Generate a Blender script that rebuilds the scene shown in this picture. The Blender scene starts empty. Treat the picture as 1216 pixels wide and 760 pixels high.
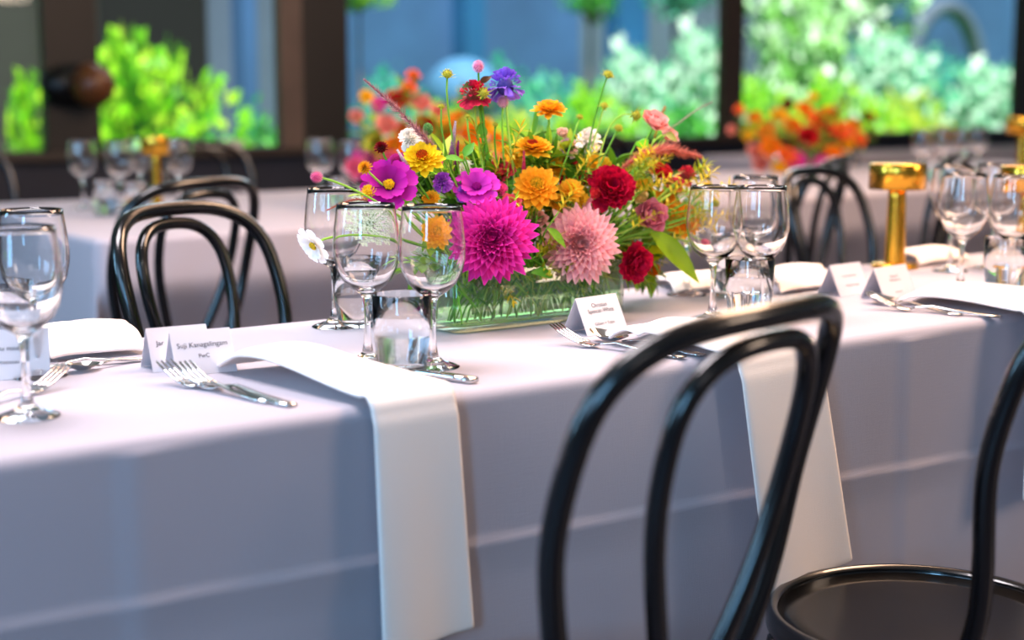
import bpy, math, random
from mathutils import Vector, Matrix
random.seed(7)
PI=math.pi
SC=bpy.context.scene
COL=SC.collection
# ---------------------------------------------------------------- camera
FPX=1800.0; HOR=109.0; VPX=3071.0; H=1.095
PITCH=math.atan((380-HOR)/FPX)
TH=math.atan((VPX-608)/(FPX/math.cos(PITCH)))
fh=Vector((math.cos(TH),math.sin(TH),0)); rgt=Vector((math.sin(TH),-math.cos(TH),0))
fwd=fh*math.cos(PITCH)+Vector((0,0,-math.sin(PITCH))); upv=fh*math.sin(PITCH)+Vector((0,0,math.cos(PITCH)))
CAM=Vector((0,0,H))
def ray(x,y): return rgt*(x-608)-upv*(y-380)+fwd*FPX
def at(x,y,z=.75):          # point on the horizontal plane z seen at that place in the photograph
    d=ray(x,y); return CAM+d*((z-H)/d.z)
def atY(x,y,Y):             # point on the vertical plane Y
    d=ray(x,y); return CAM+d*(Y/d.y)
def ppm(P): return FPX/((P-CAM).dot(fwd))     # pixels per metre there
cd=bpy.data.cameras.new('camera'); cam=bpy.data.objects.new('camera',cd); COL.objects.link(cam)
cd.sensor_width=36; cd.lens=FPX/1216*36; cd.clip_start=.05; cd.clip_end=200
cam.matrix_world=Matrix.Translation(CAM)@Matrix((rgt,upv,-fwd)).transposed().to_4x4()
cd.dof.use_dof=True; cd.dof.focus_distance=2.06; cd.dof.aperture_fstop=2.4
SC.camera=cam
# ---------------------------------------------------------------- helpers
def lin(h):
    h=h.lstrip('#'); r=[]
    for i in (0,2,4):
        c=int(h[i:i+2],16)/255; r.append(c/12.92 if c<=.04045 else ((c+.055)/1.055)**2.4)
    return tuple(r)
def L3(c): return lin(c) if isinstance(c,str) else c
def mixc(a,b,t): return tuple(a[i]+(b[i]-a[i])*t for i in range(3))
def jit(c,s=.15):
    k=1+random.uniform(-s,s); return tuple(max(0,x*k) for x in c)
def obj(name,me,parent=None,label=None):
    o=bpy.data.objects.new(name,me); COL.objects.link(o)
    if parent: o.parent=parent
    if label: o['label']=label
    return o
def tag(o,label,cat,group=None,kind=None):
    if label: o['label']=label
    if cat: o['category']=cat
    if group: o['group']=group
    if kind: o['kind']=kind
    return o
def thing(name,label,cat,loc=(0,0,0),rz=0,group=None):
    o=bpy.data.objects.new(name,None); COL.objects.link(o)
    o.location=loc; o.rotation_euler=(0,0,rz); o.empty_display_size=.05
    return tag(o,label,cat,group)
def copy_tree(o,parent=None):
    c=o.copy(); COL.objects.link(c)
    if parent: c.parent=parent
    for ch in list(o.children): copy_tree(ch,c)
    return c
class MB:
    def __init__(s): s.v=[];s.f=[];s.c=[];s.m=None
    def add(s,vs,fs,col=(1,1,1)):
        n=len(s.v); s.v.extend([tuple(v) for v in vs]); s.f.extend([tuple(i+n for i in f) for f in fs])
        if isinstance(col,list): s.c.extend(col)
        else: s.c.extend([col]*len(vs))
    def merge(s,o,M=None):
        s.add([M@Vector(v) for v in o.v] if M else o.v,o.f,list(o.c))
    def box(s,lo,hi,col=(1,1,1)):
        x0,y0,z0=lo;x1,y1,z1=hi
        s.add([(x0,y0,z0),(x1,y0,z0),(x1,y1,z0),(x0,y1,z0),(x0,y0,z1),(x1,y0,z1),(x1,y1,z1),(x0,y1,z1)],
              [(0,3,2,1),(4,5,6,7),(0,1,5,4),(1,2,6,5),(2,3,7,6),(3,0,4,7)],col)
    def tube(s,pts,rad,n=8,col=(1,1,1),cap=True,closed=False):
        pts=[Vector(p) for p in pts]; m=len(pts)
        rs=rad if isinstance(rad,(list,tuple)) else [rad]*m
        vs=[];fs=[];prev=None
        for i,p in enumerate(pts):
            if closed: t=pts[(i+1)%m]-pts[i-1]
            else: t=pts[min(i+1,m-1)]-pts[max(i-1,0)]
            if t.length<1e-9: t=Vector((0,0,1))
            t.normalize()
            if prev is None:
                a=Vector((0,0,1)) if abs(t.z)<.9 else Vector((1,0,0))
                u=t.cross(a).normalized()
            else:
                u=prev-t*prev.dot(t)
                if u.length<1e-6: u=t.orthogonal()
                u.normalize()
            prev=u; w=t.cross(u)
            for k in range(n):
                a=2*PI*k/n; vs.append(p+(u*math.cos(a)+w*math.sin(a))*rs[i])
        for i in range(m if closed else m-1):
            j=(i+1)%m
            for k in range(n):
                k2=(k+1)%n; fs.append((i*n+k,i*n+k2,j*n+k2,j*n+k))
        if cap and not closed:
            fs.append(tuple(range(n-1,-1,-1))); fs.append(tuple((m-1)*n+k for k in range(n)))
        if isinstance(col,list): col=[c for c in col for _ in range(n)]
        s.add(vs,fs,col)
    def lathe(s,prof,n=32,col=(1,1,1),c=(0,0,0),close=False):
        vs=[];fs=[];m=len(prof)
        for r,z in prof:
            for k in range(n):
                a=2*PI*k/n; vs.append((c[0]+r*math.cos(a),c[1]+r*math.sin(a),c[2]+z))
        for i in range(m-1 if not close else m):
            j=(i+1)%m
            for k in range(n):
                k2=(k+1)%n; fs.append((i*n+k,i*n+k2,j*n+k2,j*n+k))
        s.add(vs,fs,col)
    def sphere(s,c,r,nu=10,nv=7,col=(1,1,1),sz=1):
        vs=[];fs=[]
        for i in range(nv+1):
            t=PI*i/nv
            for k in range(nu):
                a=2*PI*k/nu; rr=max(r*math.sin(t),r*.02)
                vs.append((c[0]+rr*math.cos(a),c[1]+rr*math.sin(a),c[2]-r*sz*math.cos(t)))
        for i in range(nv):
            for k in range(nu):
                k2=(k+1)%nu; fs.append((i*nu+k,i*nu+k2,(i+1)*nu+k2,(i+1)*nu+k))
        s.add(vs,fs,col)
    def mesh(s,name,mat,smooth=True,off=None,merge=False):
        me=bpy.data.meshes.new(name)
        vs=s.v if off is None else [(a[0]-off[0],a[1]-off[1],a[2]-off[2]) for a in s.v]
        me.from_pydata(vs,[],s.f); 
        at_=me.attributes.new('Col','FLOAT_COLOR','POINT')
        buf=[]
        for c in s.c: buf.extend((c[0],c[1],c[2],1))
        at_.data.foreach_set('color',buf)
        if smooth: me.polygons.foreach_set('use_smooth',[True]*len(me.polygons))
        if mat: me.materials.append(mat)
        me.update(); return me
    def build(s,name,mat,parent=None,smooth=True,off=None,label=None):
        if off is None and parent is not None and s.m is None and getattr(s,'world',False):
            off=parent.location
        return obj(name,s.mesh(name,mat,smooth,off),parent,label)
def WMB():
    m=MB(); m.world=True; return m
def bez(p0,p1,p2,p3,n=10):
    r=[]
    for i in range(n+1):
        t=i/n; u=1-t
        r.append(p0*u**3+p1*3*u*u*t+p2*3*u*t*t+p3*t**3)
    return r
# ---------------------------------------------------------------- materials
def mat(name,col,rough=.5,metal=0,spec=.5,trans=0,ior=1.45,attr=False,bump=None,noise=None,sss=0,transl=0,coat=0,sheen=0):
    m=bpy.data.materials.new(name); m.use_nodes=True
    nt=m.node_tree; N=nt.nodes; b=N['Principled BSDF']; K=nt.links
    c=L3(col)
    b.inputs['Base Color'].default_value=(*c,1); b.inputs['Roughness'].default_value=rough
    b.inputs['Metallic'].default_value=metal; b.inputs['Specular IOR Level'].default_value=spec
    b.inputs['Transmission Weight'].default_value=trans; b.inputs['IOR'].default_value=ior
    b.inputs['Coat Weight'].default_value=coat; b.inputs['Sheen Weight'].default_value=sheen
    src=None
    if attr:
        a=N.new('ShaderNodeAttribute'); a.attribute_name='Col'; src=a.outputs['Color']
    if noise:
        sc,amt=noise
        tc=N.new('ShaderNodeTexCoord'); n=N.new('ShaderNodeTexNoise'); n.inputs['Scale'].default_value=sc; n.inputs['Detail'].default_value=5
        K.new(tc.outputs['Object'],n.inputs['Vector'])
        mr=N.new('ShaderNodeMapRange'); mr.inputs['From Min'].default_value=.3; mr.inputs['From Max'].default_value=.7
        mr.inputs['To Min'].default_value=1-amt; mr.inputs['To Max'].default_value=1+amt
        K.new(n.outputs['Fac'],mr.inputs['Value'])
        mx=N.new('ShaderNodeVectorMath'); mx.operation='SCALE'
        if src: K.new(src,mx.inputs[0])
        else: mx.inputs[0].default_value=c
        K.new(mr.outputs['Result'],mx.inputs['Scale']); src=mx.outputs['Vector']
    if src: K.new(src,b.inputs['Base Color'])
    if bump:
        kind,sc,st,dist=bump
        tc=N.new('ShaderNodeTexCoord')
        bp=N.new('ShaderNodeBump'); bp.inputs['Strength'].default_value=st; bp.inputs['Distance'].default_value=dist
        if kind=='weave':
            hs=[]
            for ax,k in (('X',1),('Z',1.0)):
                w=N.new('ShaderNodeTexNoise'); w.inputs['Scale'].default_value=1.0; w.inputs['Detail'].default_value=2
                mp=N.new('ShaderNodeMapping')
                mp.inputs['Scale'].default_value=(sc*.06,sc*.06,sc) if ax=='Z' else (sc,sc,sc*.06)
                K.new(tc.outputs['Object'],mp.inputs['Vector']); K.new(mp.outputs['Vector'],w.inputs['Vector']); hs.append(w.outputs['Fac'])
            ad=N.new('ShaderNodeMath'); ad.operation='ADD'; K.new(hs[0],ad.inputs[0]); K.new(hs[1],ad.inputs[1]); K.new(ad.outputs[0],bp.inputs['Height'])
        else:
            n=N.new('ShaderNodeTexNoise'); n.inputs['Scale'].default_value=sc; n.inputs['Detail'].default_value=4
            K.new(tc.outputs['Object'],n.inputs['Vector']); K.new(n.outputs['Fac'],bp.inputs['Height'])
        K.new(bp.outputs['Normal'],b.inputs['Normal'])
    if transl>0:
        tr=N.new('ShaderNodeBsdfTranslucent'); mxs=N.new('ShaderNodeMixShader'); mxs.inputs[0].default_value=transl
        if src: K.new(src,tr.inputs['Color'])
        else: tr.inputs['Color'].default_value=(*c,1)
        K.new(b.outputs[0],mxs.inputs[1]); K.new(tr.outputs[0],mxs.inputs[2]); K.new(mxs.outputs[0],N['Material Output'].inputs['Surface'])
    return m
M={}
M['cloth']=mat('white_table_linen','#aea8b1',.75,spec=.2,bump=('weave',900,.22,.0012),noise=(3,.025),sheen=.1)
M['napkin']=mat('white_napkin_linen','#fff5ee',.8,spec=.15,bump=('weave',1100,.25,.001),transl=.08)
M['black']=mat('black_lacquered_wood','#020203',.22,spec=.5,coat=.42,bump=('noise',14,.05,.002))
M['seat']=mat('black_seat_veneer','#0b0a0a',.22,spec=.3,noise=(8,.3),bump=('noise',22,.05,.002))
M['glass']=mat('clear_glass','#ffffff',.0,trans=1,ior=1.46)
M['water']=mat('clear_water','#f4fbff',.0,trans=1,ior=1.33)
M['steel']=mat('polished_steel','#d6d3d0',.13,metal=1,noise=(30,.05))
M['gold']=mat('polished_brass','#e0a83a',.2,metal=1,noise=(12,.06))
M['petal']=mat('petals','#ffffff',.6,attr=True,spec=.15,transl=.25)
M['leaf']=mat('leaves','#ffffff',.45,attr=True,spec=.3,transl=.25)
M['stem']=mat('stems','#ffffff',.5,attr=True,spec=.3)
M['card']=mat('white_card','#ded8dc',.8,spec=.15,noise=(40,.01))
M['ink']=mat('dark_print','#2a2430',.7)
M['floor']=mat('dark_stone_floor','#4c4d58',.35,noise=(2.2,.2),bump=('noise',30,.1,.003))
M['ceil']=mat('pale_ceiling','#c8c0b8',.9,noise=(2,.05))
M['frame']=mat('dark_bronze_frame','#30261f',.45,noise=(3,.15))
M['framel']=mat('brown_timber_post','#54443a',.6,noise=(5,.15))
M['framed']=mat('near_black_post','#17130f',.5,noise=(4,.15))
M['dado']=mat('dark_dado','#191d2a',.5,noise=(3,.2))
M['disc']=mat('dark_disc','#0a0807',.4,noise=(6,.2))
M['globe']=mat('brown_turned_wood','#5a3416',.35,noise=(9,.25))
M['bulb']=mat('lamp_diffuser','#fff0d0',.5,noise=(9,.02))
M['lawn']=mat('lawn','#3f8a2a',.9,noise=(3,.3))
M['bluewall']=mat('blue_grey_wall','#3a5f90',.8,noise=(.8,.25))
M['bluecol']=mat('deep_blue_column','#1f5f96',.7,noise=(1.2,.2))
M['darkwall']=mat('dark_wall','#0d0c0b',.8,noise=(1.0,.3))
M['greywall']=mat('blue_grey_panel','#5a6a80',.7,noise=(.7,.2))
M['palewall']=mat('grey_wall','#3a3935',.8,noise=(.8,.2))
M['stone']=mat('pale_blue_stone','#4f86b4',.7,noise=(1.5,.15))
M['paleledge']=mat('pale_ledge','#b9b4a8',.7,noise=(3,.1))
def winglass(name='window_glass',col=(.93,.97,.98),ior=.5,pwr=4.0):
    m=bpy.data.materials.new(name); m.use_nodes=True; nt=m.node_tree; N=nt.nodes; N.remove(N['Principled BSDF'])
    g=N.new('ShaderNodeBsdfGlossy'); g.inputs['Roughness'].default_value=.02
    t=N.new('ShaderNodeBsdfTransparent'); t.inputs['Color'].default_value=(*col,1)
    lw=N.new('ShaderNodeLayerWeight'); lw.inputs['Blend'].default_value=.5; pw=N.new('ShaderNodeMath'); pw.operation='POWER'; pw.inputs[1].default_value=pwr
    f=N.new('ShaderNodeMath'); f.operation='MULTIPLY_ADD'; f.inputs[1].default_value=ior; f.inputs[2].default_value=.03; mx=N.new('ShaderNodeMixShader')
    nt.links.new(lw.outputs['Facing'],pw.inputs[0]); nt.links.new(pw.outputs[0],f.inputs[0]); nt.links.new(f.outputs[0],mx.inputs[0]); nt.links.new(t.outputs[0],mx.inputs[1]); nt.links.new(g.outputs[0],mx.inputs[2])
    nt.links.new(mx.outputs[0],N['Material Output'].inputs['Surface']); return m
M['pane']=winglass()
M['vase']=winglass('pale_green_glass',(.86,.96,.86),1.0,1.9)
M['gwater']=winglass('green_tinted_vase_water',(.90,.99,.84),.3)
# ---------------------------------------------------------------- the setting
def struct(name,mb,m,parent=None,smooth=False):
    o=mb.build(name,m,parent,smooth)
    if not parent: o['kind']='structure'
    return o
b=MB(); b.box((-5,-4,-.1),(14,6.6,0)); struct('floor',b,M['floor'])
b=MB(); b.box((-5,-4,3.1),(14,6.75,3.3)); struct('ceiling',b,M['ceil'])
WY=6.5
b=MB(); b.box((-5,WY,0),(14,WY+.16,.80)); struct('wall_back',b,M['dado'])
b=MB(); b.box((-5,WY-.06,.80),(14,WY+.2,.835)); struct('trim_1',b,M['frame'])
def post(n,x0,x1,m,y0=WY-.02,y1=WY+.04):
    b=MB(); b.box((x0,y0,.835),(x1,y1,3.1)); struct('trim_%d'%n,b,m)
post(2,2.30,2.54,M['framed']); post(3,3.43,3.55,M['framel']); post(4,3.55,3.80,M['framed'])
post(5,6.33,6.49,M['frame']); post(6,9.16,9.4,M['frame'])
for i,(x0,x1) in enumerate([(0.3,2.30),(2.54,3.45),(3.80,6.31),(6.50,9.16),(9.4,12.5)]):
    b=MB(); b.box((x0,WY+.06,.835),(x1,WY+.07,3.1)); struct('window_%d'%(i+1),b,M['pane'])
# ornament on the post
g=thing('wall_ornament','round brown wooden knob on a dark disc fixed to the window post at far left','ornament',atY(86,101,WY-.05))
b=MB(); b.lathe([(0.001,0),(.2,0),(.2,.03),(0.001,.03)],28)
d=b.build('backing_disc',M['disc'],g,True); d.rotation_euler=(PI/2,0,0); d.scale=(.72,.46,1)
b=MB(); b.sphere((0,0,0),.095,20,12); d=b.build('wooden_knob',M['globe'],g,True); d.location=(.06,-.08,0)
# outside ground
b=MB(); b.box((-20,6.66,-.3),(60,45,-.12)); struct('ground_outside',b,M['lawn'])
# ---------------------------------------------------------------- linen
def tablecloth(name,x0,x1,y0,y1,label,creases=None,inset_front=0,inset_back=0,step=.02,zstep=.012,top=.75,bottom=.02,seed=1,group=None):
    rnd=random.Random(seed)
    R=.035; r=.016
    per=[]
    def line(a,bb):
        n=max(2,int((Vector(bb)-Vector(a)).length/step))
        for i in range(n): per.append((a[0]+(bb[0]-a[0])*i/n,a[1]+(bb[1]-a[1])*i/n))
    def arc(cx,cy,a0):
        for i in range(6):
            a=a0+PI/2*i/6; per.append((cx+R*math.cos(a),cy+R*math.sin(a)))
    line((x0+R,y0),(x1-R,y0)); arc(x1-R,y0+R,-PI/2); line((x1,y0+R),(x1,y1-R)); arc(x1-R,y1-R,0)
    line((x1-R,y1),(x0+R,y1)); arc(x0+R,y1-R,PI/2); line((x0,y1-R),(x0,y0+R)); arc(x0+R,y0+R,PI)
    n=len(per); cx=[min(max(p[0],x0+R),x1-R) for p in per]; cy=[min(max(p[1],y0+R),y1-R) for p in per]
    nor=[Vector((p[0]-cx[i],p[1]-cy[i],0)).normalized() for i,p in enumerate(per)]
    zs=[]; z=bottom
    while z<top-r-.001: zs.append(z); z+=zstep
    zs.append(top-r)
    ph=[rnd.uniform(0,6) for _ in range(4)]
    mb=MB(); vs=[]; fs=[]; rows=0
    for z in zs:
        h=top-z
        for i,p in enumerate(per):
            N=nor[i]; s=p[0]+p[1]*1.3
            d=h*.010+min(h,.6)*.010*(math.sin(s*7+ph[0])+.6*math.sin(s*13+ph[1]+h*2))*min(1,h*2)
            if creases and N.y<-.9:
                for (a,bb,c,amp,w) in creases:       # lines a*x+b*z=c
                    q=(a*p[0]+bb*z-c)/math.hypot(a,bb); d+=amp*(max(0,1-q/w) if q>0 else max(0,1+q/(w*6))**1.6)
            q=Vector((p[0],p[1],z))+N*d
            k=min(1,max(0,(h-.1)/.22)); k=k*k*(3-2*k)
            if N.y<-.5: q.y+=inset_front*k
            if N.y>.5: q.y-=inset_back*k
            vs.append(q)
        rows+=1
    for k in range(1,6):
        a=PI/2*k/5
        for i,p in enumerate(per):
            vs.append(Vector((p[0],p[1],top-r+r*math.sin(a)))-nor[i]*(r-r*math.cos(a)))
        rows+=1
    for j in range(rows-1):
        for i in range(n):
            k=(i+1)%n; fs.append((j*n+i,j*n+k,(j+1)*n+k,(j+1)*n+i))
    fs.append(tuple((rows-1)*n+i for i in range(n)))
    mb.add(vs,fs)
    o=mb.build(name,M['cloth']); tag(o,label,'tablecloth',group); return o
T1=(-.7,3.7,1.42,2.035)
cr=[(.030,1,.597,.0065,.008),(-1,0,-.575,.004,.02),(-1,0,-1.77,.004,.02),(1,.0,1.47,.0015,.02),(1,.03,2.62,.003,.02)]
tablecloth('tablecloth',*T1,'white tablecloth with ironed creases hanging to the floor over the nearest long table',creases=cr,inset_back=.13,step=.011,zstep=.0045)
T2=(1.33,6.6,3.45,4.80)
tablecloth('tablecloth',*T2,'white tablecloth on the blurred second table beyond the near chairs and flowers',inset_front=.12,inset_back=.15,step=.04,seed=4)

def napkin(name,label,IL,IR,EL,ER,yedge,zb=None,drop=(0,0),bump=.02,roll=0,edge=-1,seed=0,group=None,tip=.0):
    """folded linen: inner end (IL,IR) to the table edge (EL,ER), then hanging down by drop on either side"""
    IL,IR,EL,ER=[Vector((p[0],p[1],0)) for p in (IL,IR,EL,ER)]
    rnd=random.Random(seed); nu=26; nv=14
    hang=drop[0]>0
    mb=MB(); vs=[];fs=[]
    rows=[]
    T=.752
    for i in range(nu+1):
        t=i/nu; rows.append(('t',t))
    if hang:
        for i in range(1,7): rows.append(('c',i/6))
        for i in range(1,31): rows.append(('h',i/30))
    rr=.02
    for kind,t in rows:
        for j in range(nv+1):
            s=j/nv
            if kind=='t':
                P=(IL.lerp(EL,t)).lerp(IR.lerp(ER,t),s)
                e=math.sin(PI*min(1,max(0,s)))**.6
                prof=math.sin(PI*min(1,(t*.95+.04)))**.8*(1-.75*t)
                z=T+.006+bump*prof*(.35+.65*math.sin(PI*(s*.8+.2))) + .0015*math.sin(s*9+t*5+seed)
                if t<.15: z=T+.004+(z-T-.004)*(t/.15)**.5
                if roll: z+=roll*max(0,1-s/.35)*(1-t)*math.sin(PI*min(1,t*3+.15)/1.0 if t<.28 else PI/2)
                # curl the side edges under
                z-=(.004)*(abs(2*s-1)**6)
                z+=.004*t
                vs.append(P+Vector((0,0,z)))
            else:
                P=EL.lerp(ER,s); zt=T+.006+bump*.02+.004
                sy=edge
                if kind=='c':
                    a=PI/2*t; vs.append(P+Vector((0,sy*rr*math.sin(a),zt-rr+rr*math.cos(a))))
                else:
                    dz=(drop[0]*(1-s)+drop[1]*s); w=1+.16*t
                    flare=(EL-ER)*(-(s-.5)*(w-1))
                    dx=tip*t
                    wave=.006*math.sin(s*PI*1.6+.8)*t+.008*t
                    vs.append(P+flare+Vector((dx,sy*(rr+.004+wave),zt-rr-dz*t)))
    n=nv+1
    for i in range(len(rows)-1):
        for j in range(nv): fs.append((i*n+j,i*n+j+1,(i+1)*n+j+1,(i+1)*n+j))
    if edge<0: fs=[f[::-1] for f in fs]
    mb.add(vs,fs)
    o=mb.build(name,M['napkin']); tag(o,label,'napkin',group)
    sm=o.modifiers.new('thick','SOLIDIFY'); sm.thickness=.006; sm.offset=1 if True else -1
    bv=o.modifiers.new('b','SUBSURF'); bv.levels=1; bv.render_levels=1
    return o
napkin('napkin','white folded napkin hanging over the table edge at the place left of the flowers',at(256,442),at(352,432),at(428,484),at(528,468),1.42,drop=(.275,.27),bump=.042,seed=1,tip=.01)
napkin('napkin','white napkin with a rolled corner behind the nearest black chair back',at(722,412),at(800,386),at(862,432),at(958,413),1.42,drop=(.31,.30),bump=.024,roll=.012,seed=2,tip=.06)
napkin('napkin','white napkin right of the silver spoon, hanging over the table edge at right',at(1066,362),at(1120,345),at(1206,379),at(1290,362),1.42,drop=(.27,.27),bump=.026,seed=3)
napkin('napkin','white napkin with a rounded open fold, lying at far left behind the fork',at(60,431),at(172,421),at(30,402),at(150,390),2.03,bump=.032,edge=1,seed=4)
napkin('napkin','cream napkin on the far side left of the two right-hand cards',at(926,352),at(985,343),at(905,328),at(975,322),2.03,bump=.03,edge=1,seed=5)
napkin('napkin','white napkin folded on the far side behind the gold lamp stem',at(1092,318),at(1150,310),at(1060,308),at(1118,300),2.03,bump=.022,edge=1,seed=6)
napkin('napkin','white napkin tip showing behind the right-hand wine stems beside the flowers',at(800,352),at(865,346),at(778,338),at(850,331),2.03,bump=.022,edge=1,seed=7)
# ---------------------------------------------------------------- chairs
ZS=.45; RS=.195
def hoop(wb,wm,zm,z2,y0,yt,z2r,e,q,g,kk=.0418,n=16):
    L=[]
    for i in range(n):
        t=i/(n-1); L.append((wb+(wm-wb)*math.sin(t*PI/2)**g,ZS+(zm-ZS)*t))
    for i in range(1,n):
        a=PI/2*i/(n-1); L.append((wm*max(0,math.cos(a))**e,zm+(z2-zm)*math.sin(a)**e))
    P=[]
    for w,z in L:
        y=y0+(yt-y0)*max(0,(z-ZS)/(z2r-ZS))**q
        k3=min(1,max(0,(z-ZS)/.27)); y-=kk*(w/.19)**2*(k3*.5+.5*k3*k3*(3-2*k3))
        P.append((w,y,z))
    left=[Vector((-w,-y,z)) for w,y,z in P]; right=[Vector((w,-y,z)) for w,y,z in P[::-1]]
    return left+right[1:]
def smooth_path(P,k=2):
    for _ in range(k):
        P=[P[0]]+[(P[i-1]+P[i]*2+P[i+1])/4 for i in range(1,len(P)-1)]+[P[-1]]
    return P
def make_chair(label,group):
    t=thing('bentwood_chair',label,'chair',group=group)
    o=hoop(.135,.1966,.7475,.9002,.1254,.2813,.9002,.5841,.7927,1.5072)
    i=hoop(.0161,.108,.7733,.8749,.154,.2813,.9002,.7241,.7927,1.4418)
    o=smooth_path(o,3); i=smooth_path(i,2)
    legL=[Vector((-.19,-.235,0)),Vector((-.175,-.19,.15)),Vector((-.15,-.145,.33))]
    legR=[Vector((-p.x,p.y,p.z)) for p in legL][::-1]
    path=legL+o+legR
    rad=[.010,.0112,.012]+[.0124]*len(o)+[.012,.0112,.010]
    b=MB(); b.tube(path,rad,14); b.build('back_frame',M['black'],t)
    b=MB(); b.tube(i,.0104,14); b.build('inner_hoop',M['black'],t)
    b=MB(); b.lathe([(RS-.014,.449),(RS-.010,.4535),(RS-.004,.4535),(RS,.449),(RS+.001,.43),(RS-.004,.415),(RS-.03,.415),(RS-.03,.435),(RS-.014,.440),(RS-.014,.449)],64)
    b.build('seat_ring',M['black'],t)
    sr=COL.objects[-1] if 0 else [c for c in t.children if c.name.startswith('seat_ring')][0]
    b=MB(); pr=[(.0005,.4395),(.05,.4395),(.1,.440),(.15,.4415),(RS-.0145,.4445),(RS-.0145,.443),(RS-.028,.43),(.0005,.43)]
    b.lathe(pr,64); b.build('seat_panel',M['seat'],sr)
    for s in (-1,1):
        b=MB(); b.tube([(s*.135,.118,.42),(s*.145,.135,.3),(s*.165,.16,.1),(s*.178,.172,0)],[.018,.017,.0145,.012],12); b.build('leg',M['black'],t)
    b=MB(); b.tube([(.158*math.cos(a*PI/20),.158*math.sin(a*PI/20)-.012,.22) for a in range(40)],.010,10,closed=True); b.build('leg_ring',M['black'],t)
    return t
CH=[(.9256,1.2077,.2037,'black bentwood chair in the foreground, its open hoop back crossing the tablecloth',None),
 (1.497,1.1574,.1201,'black bentwood chair at lower right, its round seat in view',None),
 (1.1785,2.1568,3.596,'black bentwood chair on the far side of the near table at left',None),
 (1.3553,3.3201,.2908,'black bentwood chair at the second table, directly behind the left far-side chair',None),
 (3.30,3.25,.45,'black bentwood chair at the second table, just right of the near flowers',None),
 (3.80,3.20,.75,'black bentwood chair at the second table between the near flowers and the gold lamp',None),
 (2.93,2.36,3.40,'black bentwood chair on the far side of the near table behind the right-hand wine glasses',None),
 (1.62,5.12,3.35,'dark bentwood chair beyond the second table at far left',None),
 (2.55,5.15,3.3,'dark bentwood chair beyond the second table behind its gold lamp',None),
 (4.5,5.15,3.2,'dark bentwood chair beyond the second table left of the orange bouquet',None),
 (5.9,5.12,3.0,'dark bentwood chair beyond the second table right of the orange bouquet',None)]
proto=None
for x,y,rz,lb,_ in CH:
    c=make_chair(lb,'black bentwood chairs around the tables') if proto is None else copy_tree(proto)
    if proto is None: proto=c
    c['label']=lb; c.location=(x,y,0); c.rotation_euler=(0,0,rz)
# ---------------------------------------------------------------- glassware
def make_wine():
    t=thing('wine_glass','x','wine glass')
    outer=[(.034,.0),(.0345,.0015),(.028,.004),(.014,.0085),(.0075,.014),(.0048,.028),(.0041,.05),(.0044,.070),(.0062,.082),(.010,.088),(.020,.094),(.031,.104),(.0388,.119),(.0425,.136),(.0428,.150),(.0408,.170),(.0378,.192),(.0372,.1985)]
    inner=[(.0364,.1988),(.0369,.192),(.0399,.170),(.0419,.150),(.0416,.136),(.0378,.120),(.0298,.1065),(.019,.0975),(.009,.0935),(.0005,.0925)]
    k=1.03
    b=MB(); b.lathe([(0.0004,0)]+[(r,z*k) for r,z in outer]+[(r,z*k) for r,z in inner],40); b.build('glass_body',M['glass'],t)
    return t
def make_tumbler():
    t=thing('water_glass','x','tumbler')
    b=MB(); b.lathe([(.0004,0),(.0285,0),(.0305,.002),(.0355,.045),(.0375,.097),(.0368,.0982),(.0360,.097),(.0342,.045),(.0295,.010),(.026,.0085),(.0004,.0085)],40); b.build('glass_body',M['glass'],t)
    b=MB(); b.lathe([(.0004,.0080),(.0262,.0080),(.0299,.0098),(.0346,.045),(.0356,.0704),(.0350,.0709),(.0004,.0706)],40); b.build('water',M['water'],t)
    return t
W0=None;G0=None
def wine(x,y,lb,group='wine glasses on the tables',s=1.0,P=None):
    global W0
    if W0 is None: W0=make_wine(); c=W0
    else: c=copy_tree(W0)
    P=P or at(x,y); c.location=(P.x,P.y,.7502); c.scale=(s,s,s); c.rotation_euler=(0,0,x*.01)
    c['label']=lb; c['group']=group; return c
def tumbler(x,y,lb,group='water glasses on the tables',s=1.0):
    global G0
    if G0 is None: G0=make_tumbler(); c=G0
    else: c=copy_tree(G0)
    P=at(x,y); c.location=(P.x,P.y,.7502); c.scale=(s,s,s); c.rotation_euler=(0,0,x*.01)
    c['label']=lb; c['group']=group; return c
wine(437,431,'empty wine glass left of the flowers, the left one of the front pair')
wine(514,436,'empty wine glass overlapping the bright magenta dahlia')
wine(398,388,'empty wine glass on the far side, behind the drooping white cosmos')
wine(33,495,'large blurred wine glass nearest the camera at the left edge')
wine(46,447,'wine glass at the left edge just behind the nearest one')
wine(846,380,'empty wine glass at the right end of the flowers')
wine(901,381,'empty wine glass behind the water glass right of the flowers')
wine(894,352,'empty wine glass on the far side showing above the pair right of the flowers')
wine(815,350,'empty wine glass half hidden by the right tip of the flowers')
wine(1140,345,'empty wine glass right of the gold lamp')
wine(1200,350,'empty wine glass at the right edge, beside the water glass')
wine(1178,318,'empty wine glass at the right edge standing behind the two others')
wine(1128,322,'empty wine glass on the far side just right of the gold lamp')
tumbler(478,441,'glass of water in front of the two wine glasses left of the flowers')
tumbler(425,387,'glass of water on the far side between the left wine stems')
tumbler(889,383,'glass of water in front of the wine glasses right of the flowers')
tumbler(1192,349,'glass of water at the right edge below the wine glasses')
tumbler(868,352,'glass of water on the far side behind the right-hand wine glasses')
tumbler(8,433,'glass of water at the left edge behind the blurred wine glasses')
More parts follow.
